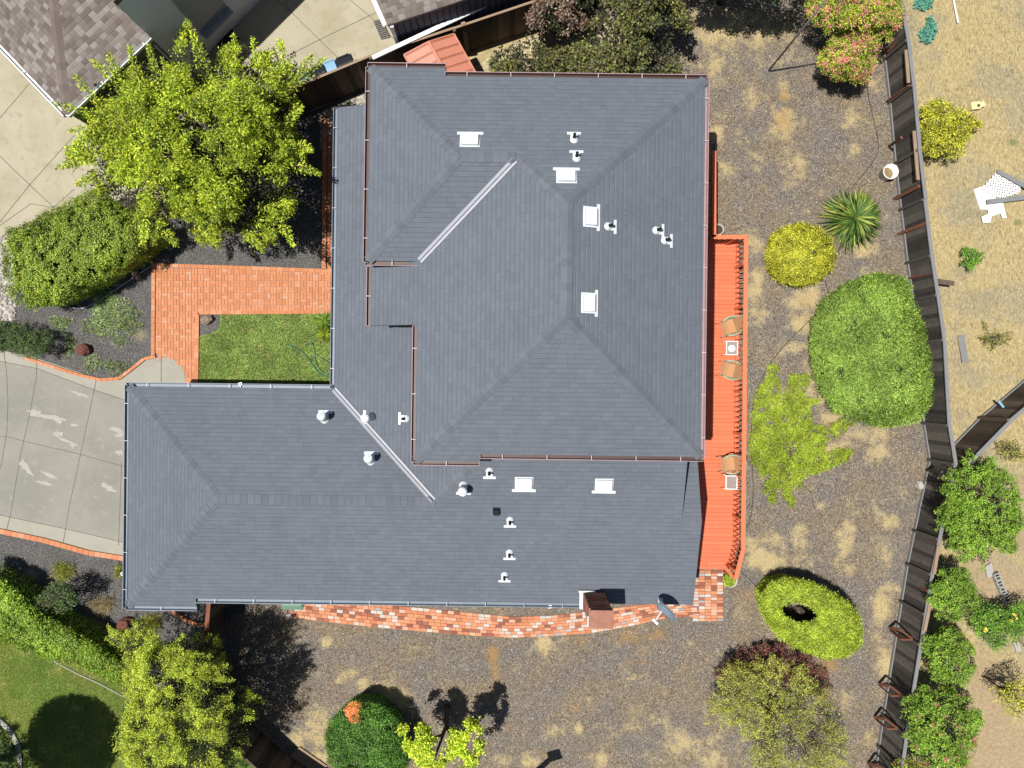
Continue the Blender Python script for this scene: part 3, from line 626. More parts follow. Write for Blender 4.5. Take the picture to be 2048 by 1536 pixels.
# chimney
M['chim'] = bricky('chimney_brick', [(0, (.16, .06, .05)), (.3, (.40, .13, .07)), (.7, (.48, .17, .09)), (.85, (.2, .17, .16)), (1, (.5, .36, .28))])
mb = MB(); cx0, cx1, cy0, cy1 = 131 * S, 168 * S, -394 * S, -366 * S
lw = M['mortar']; z = 0.0; k = 0
mb.box(((cx0 + cx1) / 2, (cy0 + cy1) / 2, 2.18), (cx1 - cx0 - .03, cy1 - cy0 - .03, 4.36), m=1)
while z < 4.3:
    off = (k % 2) * .1
    for face in range(4):
        ln = (cx1 - cx0) if face % 2 == 0 else (cy1 - cy0); t = -off
        while t < ln:
            a = max(0, t); b = min(ln, t + .2)
            if b - a > .03:
                mid, wl = (a + b) / 2, b - a - .01
                if face == 0: mb.box((cx0 + mid, cy0 + .02, z + .036), (wl, .05, .065))
                elif face == 2: mb.box((cx0 + mid, cy1 - .02, z + .036), (wl, .05, .065))
                elif face == 1: mb.box((cx0 + .021, cy0 + mid, z + .036), (.05, wl, .0651))
                else: mb.box((cx1 - .021, cy0 + mid, z + .036), (.05, wl, .0651))
            t += .2
    z += .076; k += 1
ch = obj('chimney', mb, [M['chim'], lw], house, local=True)
mb = MB(); cc = ((cx0 + cx1) / 2, (cy0 + cy1) / 2)
mb.box((cc[0], cc[1], 4.36), (cx1 - cx0 + .04, cy1 - cy0 + .04, .07)); mb.box((cc[0] + .0, cc[1], 4.46), (cx1 - cx0 - .02, cy1 - cy0 - .02, .12))
mb.box((cc[0] + .01, cc[1], 4.535), (cx1 - cx0 + .03, cy1 - cy0 + .03, .03)); obj('chimney_cap', mb, M['rustcap'], ch, local=True)
mb = MB(); mb.box((cx0 - .06, cc[1] + .02, 2.72), (.10, cy1 - cy0 + .16, .02)); mb.box((cx0 + .1, cy1 + .03, 2.85), (.5, .05, .02)); mb.box((cx0 - .02, cy0 + .12, 4.33), (.05, .3, .1)); obj('chimney_flashing', mb, M['galv'], ch, local=True)

# vents
def frame_at(px, py, zf, dn):
    z = 3.5
    for _ in range(12):
        p = HL(px, py, z); z = zf(p.x / S, -p.y / S)
    p = HL(px, py, z); e = .5
    d = Vector((dn[0], -dn[1], 0))
    q2 = p + d * e; z2 = zf(q2.x / S, -q2.y / S); y = Vector((d.x * e, d.y * e, z2 - z)).normalized()
    x = y.cross(Vector((0, 0, 1))).normalized(); n_ = x.cross(y)
    if n_.z < 0: n_ = -n_
    return p, Matrix((x, y, n_)).transposed()
def place(o, p, Mx): o.location = p; o.rotation_euler = Mx.to_euler()
def vent_mesh(kind):
    """flange (part) plus hood/pipe pieces, local frame: y = downhill, z = roof normal"""
    f = MB(); h = MB(); d = MB()
    if kind == 'box':
        f.box((0, .20, .012), (.68, .085, .012)); f.box((0, -.02, .010), (.52, .40, .010))
        h.box((0, -.04, .10), (.43, .31, .012), mat=Matrix.Rotation(R(8), 3, 'X')); h.box((0, -.19, .05), (.43, .012, .09)); h.box((.21, -.04, .055), (.012, .30, .09)); h.box((-.21, -.04, .055), (.012, .30, .09))
        h.box((0, -.04, .112), (.32, .21, .010), mat=Matrix.Rotation(R(8), 3, 'X')); d.box((0, .105, .06), (.41, .008, .08))
    elif kind == 'pipe':
        f.box((0, .17, .012), (.36, .075, .012)); f.box((0, .05, .011), (.19, .22, .010)); f.lathe((0, -.03, .011), [(0, .006), (.105, .006), (.105, -.01)], 20)
        f.lathe((0, -.03, 0), [(.10, .02), (.085, .035), (.05, .10), (.045, .10)], 18); d.lathe((0, -.03, 0), [(.04, .08), (.04, .24), (.03, .24), (.03, .10)], 14)
    elif kind == 'flue':
        f.box((0, .19, .012), (.42, .09, .012)); f.box((0, .06, .011), (.20, .26, .010)); f.lathe((0, -.05, 0), [(.13, .02), (.10, .06), (.085, .12)], 20)
        h.lathe((0, -.05, 0), [(.085, .05), (.085, .34), (.135, .35), (.135, .42), (.10, .46), (0, .475)], 24); h.lathe((0, -.05, 0), [(.115, .461), (.11, .468), (.10, .461)], 24); d.lathe((0, -.05, 0), [(.09, .30), (.12, .345)], 20)
    else:
        h.box((0, 0, .05), (.15, .13, .09)); h.box((0, .03, .10), (.17, .16, .012)); f.box((0, 0, .01), (.22, .2, .01)); d.box((0, .07, .05), (.11, .01, .05))
    return f, h, d
protos = {}
VENTS = [('box', 940, 280, zUN, (0, -1)), ('box', 1133, 352, zUN, (0, -1)), ('box', 1182, 434, zUE, (1, 0)), ('box', 1178, 606, zUE, (1, 0)), ('box', 1048, 968, zS, (0, 1)), ('box', 1208, 971, zS, (0, 1)),
         ('pipe', 1148, 278, zUN, (0, -1)), ('pipe', 1153, 315, zUN, (0, -1)), ('pipe', 1218, 453, zUE, (1, 0)), ('pipe', 1314, 461, zUE, (1, 0)), ('pipe', 1331, 481, zUE, (1, 0)), ('pipe', 810, 837, zM, (-1, 0)), ('pipe', 979, 944, zS, (0, 1)), ('pipe', 1020, 1042, zS, (0, 1)), ('pipe', 1019, 1107, zS, (0, 1)), ('pipe', 1009, 1152, zS, (0, 1)),
         ('flue', 650, 836, zN, (0, -1)), ('flue', 741, 835, zM, (-1, 0)), ('flue', 742, 919, zN, (0, -1)), ('flue', 927, 974, zS, (0, 1)), ('square', 993, 1021, zS, (0, 1))]
for kind, px, py, zf, dn in VENTS:
    p, Mx = frame_at(px, py, zf, dn)
    if kind not in protos:
        f, h, d = vent_mesh(kind); nm = {'box': 'roof_vent', 'pipe': 'vent_pipe', 'flue': 'flue_vent', 'square': 'small_roof_vent'}[kind]
        base = obj(nm, f, M['black'] if kind == 'square' else M['galv'], house, local=True)
        if h.v: obj('hood', h, M['black'] if kind == 'square' else M['galv'], base, local=True)
        obj('opening', d, M['black'], base, local=True); protos[kind] = base
    else: base = copy_tree(protos[kind], house)
    place(base, p, Mx)

# satellite dish on the south eave
dish = thing('satellite_dish', 'grey oval satellite dish on a white arm at the south eave near the chimney', 'satellite dish', P(1333, 1222, 3.4) - Vector((0, 0, .65)))
c = P(1333, 1222, 3.4); nd = Vector((-.66, -.60, .45)).normalized(); X = nd.cross(Vector((0, 0, 1))).normalized(); Y = X.cross(nd)
mb = MB(); vs = []; fs = []; nr, ns = 6, 32
for side in (0, 1):
    for i in range(nr + 1):
        r = i / nr
        for k in range(ns):
            a = 2 * math.pi * k / ns; vs.append(c + (X * (.36 * r * math.cos(a)) + Y * (.31 * r * math.sin(a))) + nd * (.07 * r * r - .05 - side * .006))
for side in (0, 1):
    b = side * (nr + 1) * ns
    for i in range(nr):
        for k in range(ns):
            k2 = (k + 1) % ns; f = (b + i * ns + k, b + i * ns + k2, b + (i + 1) * ns + k2, b + (i + 1) * ns + k); fs.append(f if not side else f[::-1])
b0, b1 = nr * ns, (nr + 1) * ns + nr * ns
fs += [(b0 + k, b0 + (k + 1) % ns, b1 + (k + 1) % ns, b1 + k) for k in range(ns)]
mb.add(vs, fs, 0, True); M['dish'] = simple('dish_grey', (.17, .22, .28), .45, .12)
obj('dish', mb, M['dish'], dish)
mb = MB()
for k in range(9):
    t0 = -.15 + k * .034; p = c + X * t0 - Y * .02 + nd * (-.025); mb.bar(p - Y * .016, p + Y * .016 * (1 if k % 3 else .3) + X * .012, .010, .004, up=nd)
obj('logo_mark', mb, M['white'], dish)
mb = MB(); foot = c + nd * .40 - Y * .22
mb.bar(c - Y * .29 - nd * .02, foot, .04, .03); mb.box(foot, (.22, .06, .07), rot=R(-45)); mb.box(foot + Vector((-.05, .06, .02)), (.07, .07, .09), rot=R(-45)); mb.box(foot + Vector((.05, -.04, .02)), (.07, .07, .09), rot=R(-45)); obj('feed_arm', mb, M['white'], dish)
mb = MB(); pb = c - nd * .08; gb = Vector((c.x - .02, c.y + .10, 2.68)); mb.tube([pb, Vector((gb.x, gb.y, 3.2)), gb], .025); mb.box(gb, (.14, .14, .02)); obj('mast', mb, M['galv'], dish)

def sec_light(px, py, z, lab, cat):
    t = thing('security_camera' if cat == 'camera' else 'flood_light', lab, cat, P(px, py, z)); p = P(px, py, z)
    mb = MB(); mb.box(p, (.11, .09, .07), rot=.3); obj('housing', mb, M['white'], t); mb = MB(); mb.tube([p, p + Vector((.0, .10 if py > 768 else -.1, -.02))], .015); obj('bracket', mb, M['white'], t); mb = MB(); mb.box(p + Vector((0, 0, -.0)), (.06, .05, .076), rot=.3); obj('lens', mb, M['black'], t)
sec_light(481, 768, 2.55, 'small white security camera on the north garage gutter above the lawn', 'camera'); sec_light(1100, 1213, 2.5, 'white flood light under the south gutter west of the chimney', 'light'); sec_light(246, 1147, 2.4, 'small round white camera at the garage west gutter', 'camera')

# ------------------------------------------------------------------ deck
DZ = .35
deck = thing('deck', 'long narrow orange red painted wooden deck with railing along the east wall', 'deck', P(1440, 800, 0))
mb = MB(); y = 478.0
while y < 1136:
    xr = 1486 if y < 1075 else 1486 - (y - 1075) * .28
    k = 1 / (1 - DZ / H); xa, xb = 1350, 1024 + (xr - 1024 - 8)
    a, b = P(xa, y + 3.6, DZ - .02), P(xb, y + 3.6 + (xb - xa) * .012, DZ - .02)
    cut = random.choice([None, None, .55, .7])
    if cut: m_ = a.lerp(b, cut); mb.bar(a, m_ - Vector((.003, 0, 0)), .129, .035); mb.bar(m_ + Vector((.003, 0, 0)), b, .129, .035)
    else: mb.bar(a, b, .129, .035)
    y += 8.15
obj('board_floor', mb, M['deck'], deck)
mb = MB(); mb.prism([tuple(P(1360, 300)[:2]), tuple(P(1416, 300)[:2]), tuple(P(1416, 478)[:2]), tuple(P(1360, 478)[:2])], DZ - .05, DZ - .01); obj('walkway', mb, M['deck'], deck)
mb = MB()
for px in (1412, 1445, 1470): mb.bar(P(px, 480, DZ - .13), P(px - 4, 1130, DZ - .13), .05, .18)
mb.bar(P(1472, 480, DZ - .10), P(1470, 1075, DZ - .10), .04, .16); mb.bar(P(1470, 1075, DZ - .10), P(1452, 1150, DZ - .10), .04, .16)
obj('joist_frame', mb, M['wood_red'], deck)
RT = DZ + .95
def rail(name, a, b, nb, posts=True):
    """a,b image pixels of the top rail; the rail is a part, balusters its pieces"""
    A, B2 = P(*a, RT), P(*b, RT); d = (B2 - A).normalized(); mb = MB()
    mb.bar(A, B2, .135, .04); mb.bar(A - Vector((0, 0, .04)), B2 - Vector((0, 0, .04)), .04, .09)
    r = obj('railing', mb, M['deck_rail'], deck); lo = DZ + .06
    inn_ = Vector((-d.y, d.x, 0)); inn_ = inn_ if inn_.dot(Vector((0, 0, 0)) - A) > 0 else -inn_
    m2 = MB(); m2.bar(Vector((A.x, A.y, lo)), Vector((B2.x, B2.y, lo)), .04, .07); obj('lower_rail', m2, M['deck_rail'], r)
    for k in range(nb):
        c = A.lerp(B2, (k + .5) / nb) + inn_ * .03
        if k % 8 == 4:
            m2 = MB(); m2.box((c.x, c.y, (RT + .02) / 2 - .03), (.09, .09, RT - .06)); obj('post', m2, M['deck_rail'], deck)
        else:
            m2 = MB(); m2.box((c.x, c.y, (RT + lo) / 2 - .05), (.038, .038, RT - lo - .04)); obj('baluster', m2, M['deck_rail'], r)
rail('r', (1492, 478), (1486, 1100), 58); rail('r', (1486, 1100), (1471, 1158), 6); rail('r', (1428, 302), (1428, 474), 14); rail('r', (1422, 474), (1496, 474), 7)
mb = MB(); mb.bar(P(1471, 1158, RT - .1), P(1452, 1138, RT - .4), .10, .04); obj('end_brace', mb, M['deck_rail'], deck)

# deck furniture
M['sling'] = simple('faded_sling', (.46, .25, .12), .9, .35, 10, fine=.3); M['green_metal'] = simple('green_patina_metal', (.27, .36, .24), .6, .5, 12, fine=.3)
def chair(px, py, rot, label, pad=False):
    t = thing('patio_chair', label, 'chair', Vector((*P(px, py, DZ + .45)[:2], DZ)), 'patio chairs on the deck', rz=rot); t.scale = (.88, .92, .95)
    # local: +x = back of the chair
    mb = MB(); n_ = 7
    for i in range(n_ - 1):
        x0, x1 = -.27 + i * .075, -.27 + (i + 1) * .075; zz = lambda x: .43 - .05 * math.sin((x + .27) / .45 * math.pi) - .05 * (x + .27)
        mb.add([(x0, -.24, zz(x0)), (x1, -.24, zz(x1)), (x1, .24, zz(x1)), (x0, .24, zz(x0))], [(0, 1, 2, 3)])
    for x in (-.2, -.1, 0, .1): mb.box((x, 0, .425 - .06 * (x + .27)), (.008, .47, .006))
    obj('seat', mb, M['sling'], t, local=True)
    mb = MB(); mb.add([(.18, -.24, .38), (.38, -.23, .92), (.38, .23, .92), (.18, .24, .38), (.19, -.24, .375), (.39, -.23, .915), (.39, .23, .915), (.19, .24, .375)], [(0, 1, 2, 3), (7, 6, 5, 4), (0, 4, 5, 1), (3, 2, 6, 7), (1, 5, 6, 2)]); obj('backrest', mb, M['sling'], t, local=True)
    mb = MB()
    for s_ in (-1, 1):
        mb.tube([(-.29, s_ * .26, .44), (.18, s_ * .26, .38), (.39, s_ * .25, .94)], .013)
    mb.tube([(-.29, -.26, .44), (-.29, .26, .44)], .013); mb.tube([(.39, -.25, .94), (.44, -.12, .99), (.45, 0, .975), (.44, .12, .99), (.39, .25, .94)], .016); obj('frame', mb, M['green_metal'], t, local=True)
    for s_ in (-1, 1):
        mb = MB(); pts = []
        for k in range(9):
            a = k / 8; pts.append(Vector((-.22 + .50 * a, s_ * (.27 + .06 * math.sin(a * math.pi)), .62 + .04 * math.sin(a * math.pi))))
        for p, q3 in zip(pts, pts[1:]): mb.bar(p, q3, .05, .015)
        mb.tube([(-.22, s_ * .27, .62), (-.26, s_ * .27, .44)], .012); obj('armrest', mb, M['green_metal'], t, local=True)
        for x, xf in ((-.26, -.36), (.2, .34)):
            mb = MB(); mb.tube([(x, s_ * .26, .42), (xf, s_ * .27, .012)], .012); obj('leg', mb, M['green_metal'], t, local=True)
    if pad:
        for x, y in ((.46, .10), (.44, -.14)):
            pass
    return t
chair(1461, 653, R(20), 'north patio chair with faded tan sling seat turned toward the railing post'); chair(1460, 740, R(-14), 'patio chair directly south of the glass table with the white dish'); chair(1460, 928, R(8), 'southernmost patio chair beside the empty glass side table')
M['glass_top'] = NT('frosted_glass', .25, 0, .5).out((.30, .25, .22))
def side_table(px, py, label):
    t = thing('side_table', label, 'side table', Vector((*P(px, py, DZ + .45)[:2], DZ)), 'small square glass side tables on the deck', rz=-.02); mb = MB(); mb.box((0, 0, .44), (.35, .42, .01)); obj('table_top', mb, M['glass_top'], t, local=True)
    mb = MB()
    for x, y, a, b in ((-.18, 0, .03, .46), (.18, 0, .03, .46), (0, -.215, .33, .03), (0, .215, .33, .03)): mb.box((x, y, .445), (a, b, .025))
    obj('rim', mb, M['white'], t, local=True)
    for x in (-1, 1):
        for y in (-1, 1): mb = MB(); mb.tube([(x * .17, y * .205, .43), (x * .22, y * .24, .012)], .012); obj('leg', mb, M['white'], t, local=True)
side_table(1464, 696, 'glass side table carrying a white dish between two chairs'); side_table(1463, 965, 'bare glass side table south of the southernmost chair')
t = MB(); p = P(1463, 697, DZ + .46); t.lathe(p, [(0, .004), (.09, .004), (.12, .025), (.115, .03), (.085, .012), (0, .012)], 22); t.lathe(p, [(.03, .01), (.04, .06), (.03, .06), (0, .03)], 14)
tag(obj('serving_dish', t, M['white']), 'round white dish standing on the glass side table', 'dish')
# pots
def pot(name, px, py, r, h, mat, label, cat, soil=True, z=0, fill=.8):
    t = thing(name, label, cat, P(px, py, z)); p = P(px, py, z); mb = MB()
    mb.lathe(p, [(0, .0), (r * .72, .0), (r * .95, h * .88), (r * 1.05, h * .88), (r * 1.05, h), (r * .93, h), (r * .85, h * fill), (0, h * fill)], 26); obj('pot', mb, mat, t)
    if soil: mb = MB(); mb.lathe(p, [(0, h * fill + .012), (r * .84, h * fill + .012)], 20); obj('soil', mb, M['soil'], t)
    return t
pot('flower_pot', 1447, 1136, .125, .26, M['terracotta'], 'terracotta pot at the foot of the deck railing', 'pot', z=.03, fill=.96)
pot_g = pot('potted_plant', 1457, 1158, .20, .30, M['concrete_pot'], 'round pale pot of bright green leaves just south of the deck end', 'potted plant')
bk = pot('bucket', 1769, 350, .245, .42, M['white_plastic'], 'big white bucket of dirty water beside the east fence', 'bucket', soil=False, fill=.12); mb = MB(); mb.lathe(P(1769, 350), [(0, .16), (.212, .16)], 24); obj('water', mb, simple('dirty_water', (.20, .15, .075), .2, .6, 9), bk)
pot('flower_pot', 1433, 462, .18, .25, M['concrete_pot'], 'pale empty round pot behind the deck railing corner', 'pot')

# ------------------------------------------------------------------ fences
def fence(name, label, pts, h, mat, cam_side, post=2.35, redposts=False, cap=M['rail_grey'], capw=.11, bw=.14, rails=True, group=None, postmat=None, skip=()):
    """pts in ground pixels; boards on the line, posts and rails on cam_side (+1 = left of travel)"""
    pts = [P(*p) for p in pts]; t = thing(name, label, 'fence', pts[0], group); sec = 0
    for a, b in zip(pts, pts[1:]):
        n_ = max(1, round((b - a).length / post))
        for k in range(n_):
            p0, p1 = a.lerp(b, k / n_), a.lerp(b, (k + 1) / n_); d = (p1 - p0).normalized(); nn = Vector((-d.y, d.x, 0)) * cam_side
            hh = h + random.uniform(-.03, .03); lean = random.uniform(-.01, .02); mb = MB(); x = 0.0; ln = (p1 - p0).length; sec += 1
            while x < ln - .02:
                w_ = min(bw * random.uniform(.9, 1.1), ln - x); c = p0 + d * (x + w_ / 2); top = hh - .05 + random.uniform(-.02, .02)
                off = nn * (.005 * (len(mb.f) // 6 % 2) + random.uniform(-.0015, .0015)); lt = nn * (lean + random.uniform(-.006, .006))
                mb.bar(c + off + Vector((0, 0, .02)), c + off + lt + Vector((0, 0, top)), w_ + .004, .018, up=nn); x += w_
            obj('board_panel', mb, mat, t)
            mb = MB(); z = Vector((0, 0, hh)); mb.bar(p0 + z, p1 + z, capw, .035, up=(0, 0, 1)); obj('top_rail', mb, cap, t)
            if rails:
                mb = MB(); mb.bar(p0 + nn * .04 + Vector((0, 0, .06)), p1 + nn * .04 + Vector((0, 0, .06)), .04, .12, up=(0, 0, 1)); obj('kick_board', mb, M['rail_grey'], t)
            mb = MB(); mb.box((p0.x + nn.x * .06, p0.y + nn.y * .06, hh / 2), (.09, .09, hh), rot=math.atan2(d.y, d.x)); obj('post', mb, postmat or mat, t)
    return t
ef = fence('wooden_fence', 'long weathered dark plank fence along the east side of the yard', FENCE, 1.42, M['wood_dark'], -1)
def fpiece(name, a, za, b, zb, mat, w_=.09, th=.04):
    mb = MB(); mb.bar(P(*a, za), P(*b, zb), w_, th); obj(name, mb, mat, ef)
for a, b in (((1766, 110), (1816, 66)), ((1774, 203), (1819, 171)), ((1778, 293), (1803, 275)), ((1788, 398), (1838, 372)), ((1796, 468), (1854, 445)), ((1853, 940), (1884, 944)), ((1834, 1062), (1878, 1078)), ((1832, 1070), (1876, 1086)), ((1815, 1162), (1856, 1183)), ((1811, 1214), (1849, 1237)), ((1818, 556), (1870, 545))):
    # leaning battens: bottom in front of the fence, top against it
    A = P(*a, .03); B2 = P(*b, 1.40) ; mb = MB(); mb.bar(A, B2, .09, .05); obj('batten', mb, M['wood_red'] if a[0] != 1853 else M['wood_dark'], ef)
for (x, y) in ((1779, 1256), (1758, 1368), (1749, 1434), (1736, 1528)):
    A = P(x, y, .05); T = P(x + 28, y + 6, 1.0); Bm = P(x + 34, y + 26, .5); mb = MB()
    mb.bar(A, P(x + 22, y + 4, .75), .05, .09); mb.bar(P(x + 22, y + 4, .75), P(x + 46, y + 22, 1.1), .05, .09); mb.bar(P(x + 46, y + 22, 1.1), P(x + 24, y + 22, .8), .05, .09); mb.bar(A + Vector((.05, -.08, 0)), P(x + 24, y + 22, .8), .05, .09); obj('kicker_brace', mb, M['wood_red'], ef)
mb = MB(); mb.bar(P(1872, 562, .6), P(1908, 567, .55), .16, .03); obj('loose_plank', mb, M['wood_brown'], ef)
for a, b, z_ in (((1828, 262), (1836, 360), 1.36), ((1812, 100), (1817, 166), 1.36), ((1877, 1092), (1868, 1148), 1.46), ((1860, 1208), (1849, 1262), 1.46)):
    mb = MB(); mb.bar(P(*a, z_), P(*b, z_), .10, .04); obj('new_rail', mb, M['wood_tan'], ef)
fence('wooden_fence', 'dark plank fence leaving the east fence toward the right edge of the photo', [(1868, 930), (1958, 838), (2060, 752), (2200, 650)], 1.5, M['wood_brown'], 1, capw=.12)
nf = fence('wooden_fence', 'tall dark brown board fence between the house and the neighbour driveway', [(1190, 14), (1071, 58), (916, 110), (761, 162), (613, 224), (540, 256), (455, 320)], 1.8, M['wood_brown'], 1, cap=M['wood_tan'], bw=.19, rails=False, capw=.07)
mb = MB(); mb.bar(P(745, 116, 1.86), P(985, 4, 1.86), .13, .06); obj('white_cap_rail', mb, M['white'], nf)
for px, py in ((934, 102), (735, 171)):
    mb = MB(); p = P(px, py); mb.box((p.x, p.y, .92), (.13, .10, 1.84), rot=.33); obj('post', mb, M['wood_tan'], nf)
fence('side_gate_fence', 'short dark side yard fence running south from the garage wall', [(461, 1150), (452, 1255), (440, 1320)], 1.62, M['wood_brown'], -1, cap=M['wood_red'], capw=.13, rails=False)
fence('wooden_fence', 'dark shaded plank fence at the bottom behind the neighbour juniper tree', [(440, 1320), (500, 1440), (560, 1497), (700, 1592)], 1.6, M['wood_brown'], -1, rails=False, capw=.06, cap=M['wood_brown'])

# ------------------------------------------------------------------ shed, bins, small things by the fence
sh = thing('garden_shed', 'small shed with rusty red ribbed metal gable roof next to the dark brown board fence', 'shed', P(890, 130))
def PL(lst, z): return [P(*p, z) for p in lst]
ra, rb = P(857, 84, 2.0), P(895, 152, 2.0); el0, el1 = P(808, 110, 1.8), P(850, 190, 1.8); er0, er1 = P(908, 68, 1.8), P(948, 150, 1.8)
d = (rb - ra); rb2 = ra + d * 1.35; el1 = el0 + (rb2 - ra); er1 = er0 + (rb2 - ra); mb = MB()
mb.add([ra, rb2, el1, el0], [(0, 1, 2, 3)]); mb.add([ra, er0, er1, rb2], [(0, 1, 2, 3)])
th_ = Vector((0, 0, .03)); mb.add([ra - th_, rb2 - th_, el1 - th_, el0 - th_, er0 - th_, er1 - th_], [(3, 2, 1, 0), (0, 1, 5, 4)])
mb.bar(ra + th_, rb2 + th_, .09, .04)
for k in range(6):
    f = k / 5.3
    for E0 in (el0, er0):
        a = ra.lerp(rb2, f); b = E0 + (rb2 - ra) * f; n_ = Vector((0, 0, .015)); mb.bar(a + n_, b + n_, .04, .03); mb.bar(a + n_ + d * .04, b + n_ + d * .04, .02, .02)
mb.bar(el0, el1, .05, .05); mb.bar(er0, er1, .05, .05); mb.bar(ra, er0, .04, .04); mb.bar(ra, el0, .04, .04)
M['shedred'] = simple('rust_red_sheet', (.50, .19, .12), .5, .35, 3, spec=.4); obj('roof', mb, M['shedred'], sh)
mb = MB(); ins = lambda p, q_: Vector((p.x, p.y, 0)).lerp(Vector((q_.x, q_.y, 0)), .06); mid = (el0 + er1) / 2
cs = [ins(p, mid) for p in (el0, er0, er1, el1)]; mb.prism([(p.x, p.y) for p in cs], 0, 1.76); obj('wall', mb, M['rust'], sh)
M['navy_plastic'] = simple('navy_plastic', (.014, .016, .022), .35); M['blue_plastic'] = simple('pale_blue_plastic', (.22, .40, .55), .4); M['green_plastic'] = simple('green_plastic', (.13, .24, .17), .4, .15)
def bin_(px, py, z, mat, rot, label, w_=.56, name='wheelie_bin'):
    t = thing(name, label, 'bin', P(px, py, z) - Vector((0, 0, z)), rz=rot); mb = MB()
    vs = [(-w_ / 2 * .8, -.25, .02), (w_ / 2 * .8, -.25, .02), (w_ / 2 * .8, .25, .02), (-w_ / 2 * .8, .25, .02), (-w_ / 2, -.32, z - .1), (w_ / 2, -.32, z - .1), (w_ / 2, .32, z - .1), (-w_ / 2, .32, z - .1)]
    mb.add(vs, [(3, 2, 1, 0), (0, 1, 5, 4), (1, 2, 6, 5), (2, 3, 7, 6), (3, 0, 4, 7)]); obj('body', mb, mat, t, local=True)
    mb = MB(); n_ = 8; a = w_ / 2 + .02
    rows = [(y, zz) for y, zz in ((-.36, z - .12), (-.34, z - .06), (-.2, z - .015), (.1, z), (.28, z - .02), (.36, z - .09))]
    vs = [];
    for y, zz in rows: vs += [(-a, y, zz - .035), (-a * .86, y * .97, zz), (a * .86, y * .97, zz), (a, y, zz - .035)]
    mb.add(vs, [(i * 4 + j, i * 4 + j + 1, i * 4 + j + 5, i * 4 + j + 4) for i in range(5) for j in range(3)], 0, False); mb.box((0, .36, z - .08), (w_ * .8, .04, .04)); obj('lid', mb, mat, t, local=True)
    for s_ in (-1, 1): mb = MB(); mb.tube([(s_ * w_ * .42, .27, .1), (s_ * w_ * .34, .27, .1)], .1, 14); obj('wheel', mb, M['black'], t, local=True)
bin_(692, 131, 1.05, M['navy_plastic'], .40, 'black wheelie bin nearest the middle of the fence'); bin_(662, 141, 1.0, M['blue_plastic'], .35, 'pale blue lidded bin between two black bins', .44); bin_(637, 152, 1.05, M['navy_plastic'], .38, 'black wheelie bin left of the pale blue bin'); bin_(606, 168, 1.0, M['blue_plastic'], .4, 'pale blue bin half hidden by the big lime green tree', .5)
bin_(583, 1200, 1.05, M['green_plastic'], -TH, 'green lidded bin tucked under the south gutter at the brick walk', .66)
mb = MB(); 
for i in range(11):
    for j in range(13):
        c = P(748 + i * 4 * .9, 40 + j * 3.8)
for i in range(1):
    A = P(747, 43), P(765, 38), P(782, 76), P(763, 80); mb.prism([(p.x, p.y) for p in A], .018, .030)
tm = tag(obj('black_pad', mb, M['black']), 'black rubber door mat with round holes beside the grey sided garage', 'mat'); mb = MB()
for i in range(6):
    for j in range(10):
        a = A[0].lerp(A[1], (i + .5 + .25 * (j % 2)) / 6.6).lerp(A[3].lerp(A[2], (i + .5 + .25 * (j % 2)) / 6.6), (j + .6) / 10.2); mb.prism([(a.x + .016 * math.cos(t_), a.y + .016 * math.sin(t_)) for t_ in np.linspace(0, 5.5, 7)], .02, .033, side=False)
mo = obj('hole_pattern', mb, M['patch'], tm)

# ------------------------------------------------------------------ neighbour buildings
M['nwall'] = simple('grey_stucco', (.84, .80, .86), .9, .15, 2); M['nwall2'] = simple('slate_siding', (.10, .115, .16), .7, .15, 3); M['trim_grey'] = simple('grey_trim', (.32, .34, .37), .6, .1)
n1 = thing('neighbour_house', 'neighbour house at top left with brown shingle hip roof and grey stucco wall', 'house', P(300, 220))
c0, hgt = P(376, 147), 4.45; dirw = (P(506, 17) - P(376, 147)).normalized(); perp = Vector((-dirw.y, dirw.x, 0))
far = c0 + dirw * 9; mb = MB(); mb.prism([(c0.x, c0.y), (far.x, far.y), (far + perp * 7)[:2], (c0 + perp * 7)[:2]], 0, hgt); obj('wall', mb, M['nwall'], n1)
mb = MB(); o_ = -perp * .12; mb.prism([(c0 + o_ - dirw * .0)[:2], (far + o_)[:2], (far + perp * 7)[:2], (c0 + perp * 7)[:2]], hgt, hgt + .2); obj('tall_roof', mb, M['cap_b'], n1)
lowb = P(233, 285); mb = MB(); mb.prism([(lowb.x, lowb.y), (c0 - dirw * .01)[:2], (c0 - dirw * .01 + perp * 6)[:2], (lowb + perp * 6)[:2]], 0, 2.6); obj('low_wall', mb, simple('olive_stucco', (.26, .245, .21), .9, .15, 2), n1)
K1 = (-787, -477); Lf = (-904 - 180, -599 - 188); Rt = (-641, -615); 
def n1c(u, v, z): return Vector((u * S, -v * S, z))
Kp, Rp, Lp = Vector((*K1, 0)), Vector((*Rt, 0)), Vector((*Lf, 0)); dr = (Rp - Kp).normalized(); dl = (Lp - Kp).normalized()
hipd = (dr + dl).normalized(); hp = Kp + hipd * 330; ang_ = math.sin(math.acos(max(-1, min(1, hipd.dot(dr)))))
zr = 2.8 + 330 * ang_ * S * .36
zA = z3((Kp.x, Kp.y, 2.8), (Rp.x, Rp.y, 2.8), (hp.x, hp.y, zr)); zB = z3((Kp.x, Kp.y, 2.8), (Lp.x, Lp.y, 2.8), (hp.x, hp.y, zr))
na = Vector((-dr.y, dr.x)); na = na if na.dot(hipd.xy) < 0 else -na; nb = Vector((-dl.y, dl.x)); nb = nb if nb.dot(hipd.xy) < 0 else -nb
Re = Rp + Vector((-.73, -.72, 0)).normalized() * 240; Le = Lp + Vector((1, -.3, 0)) * 150
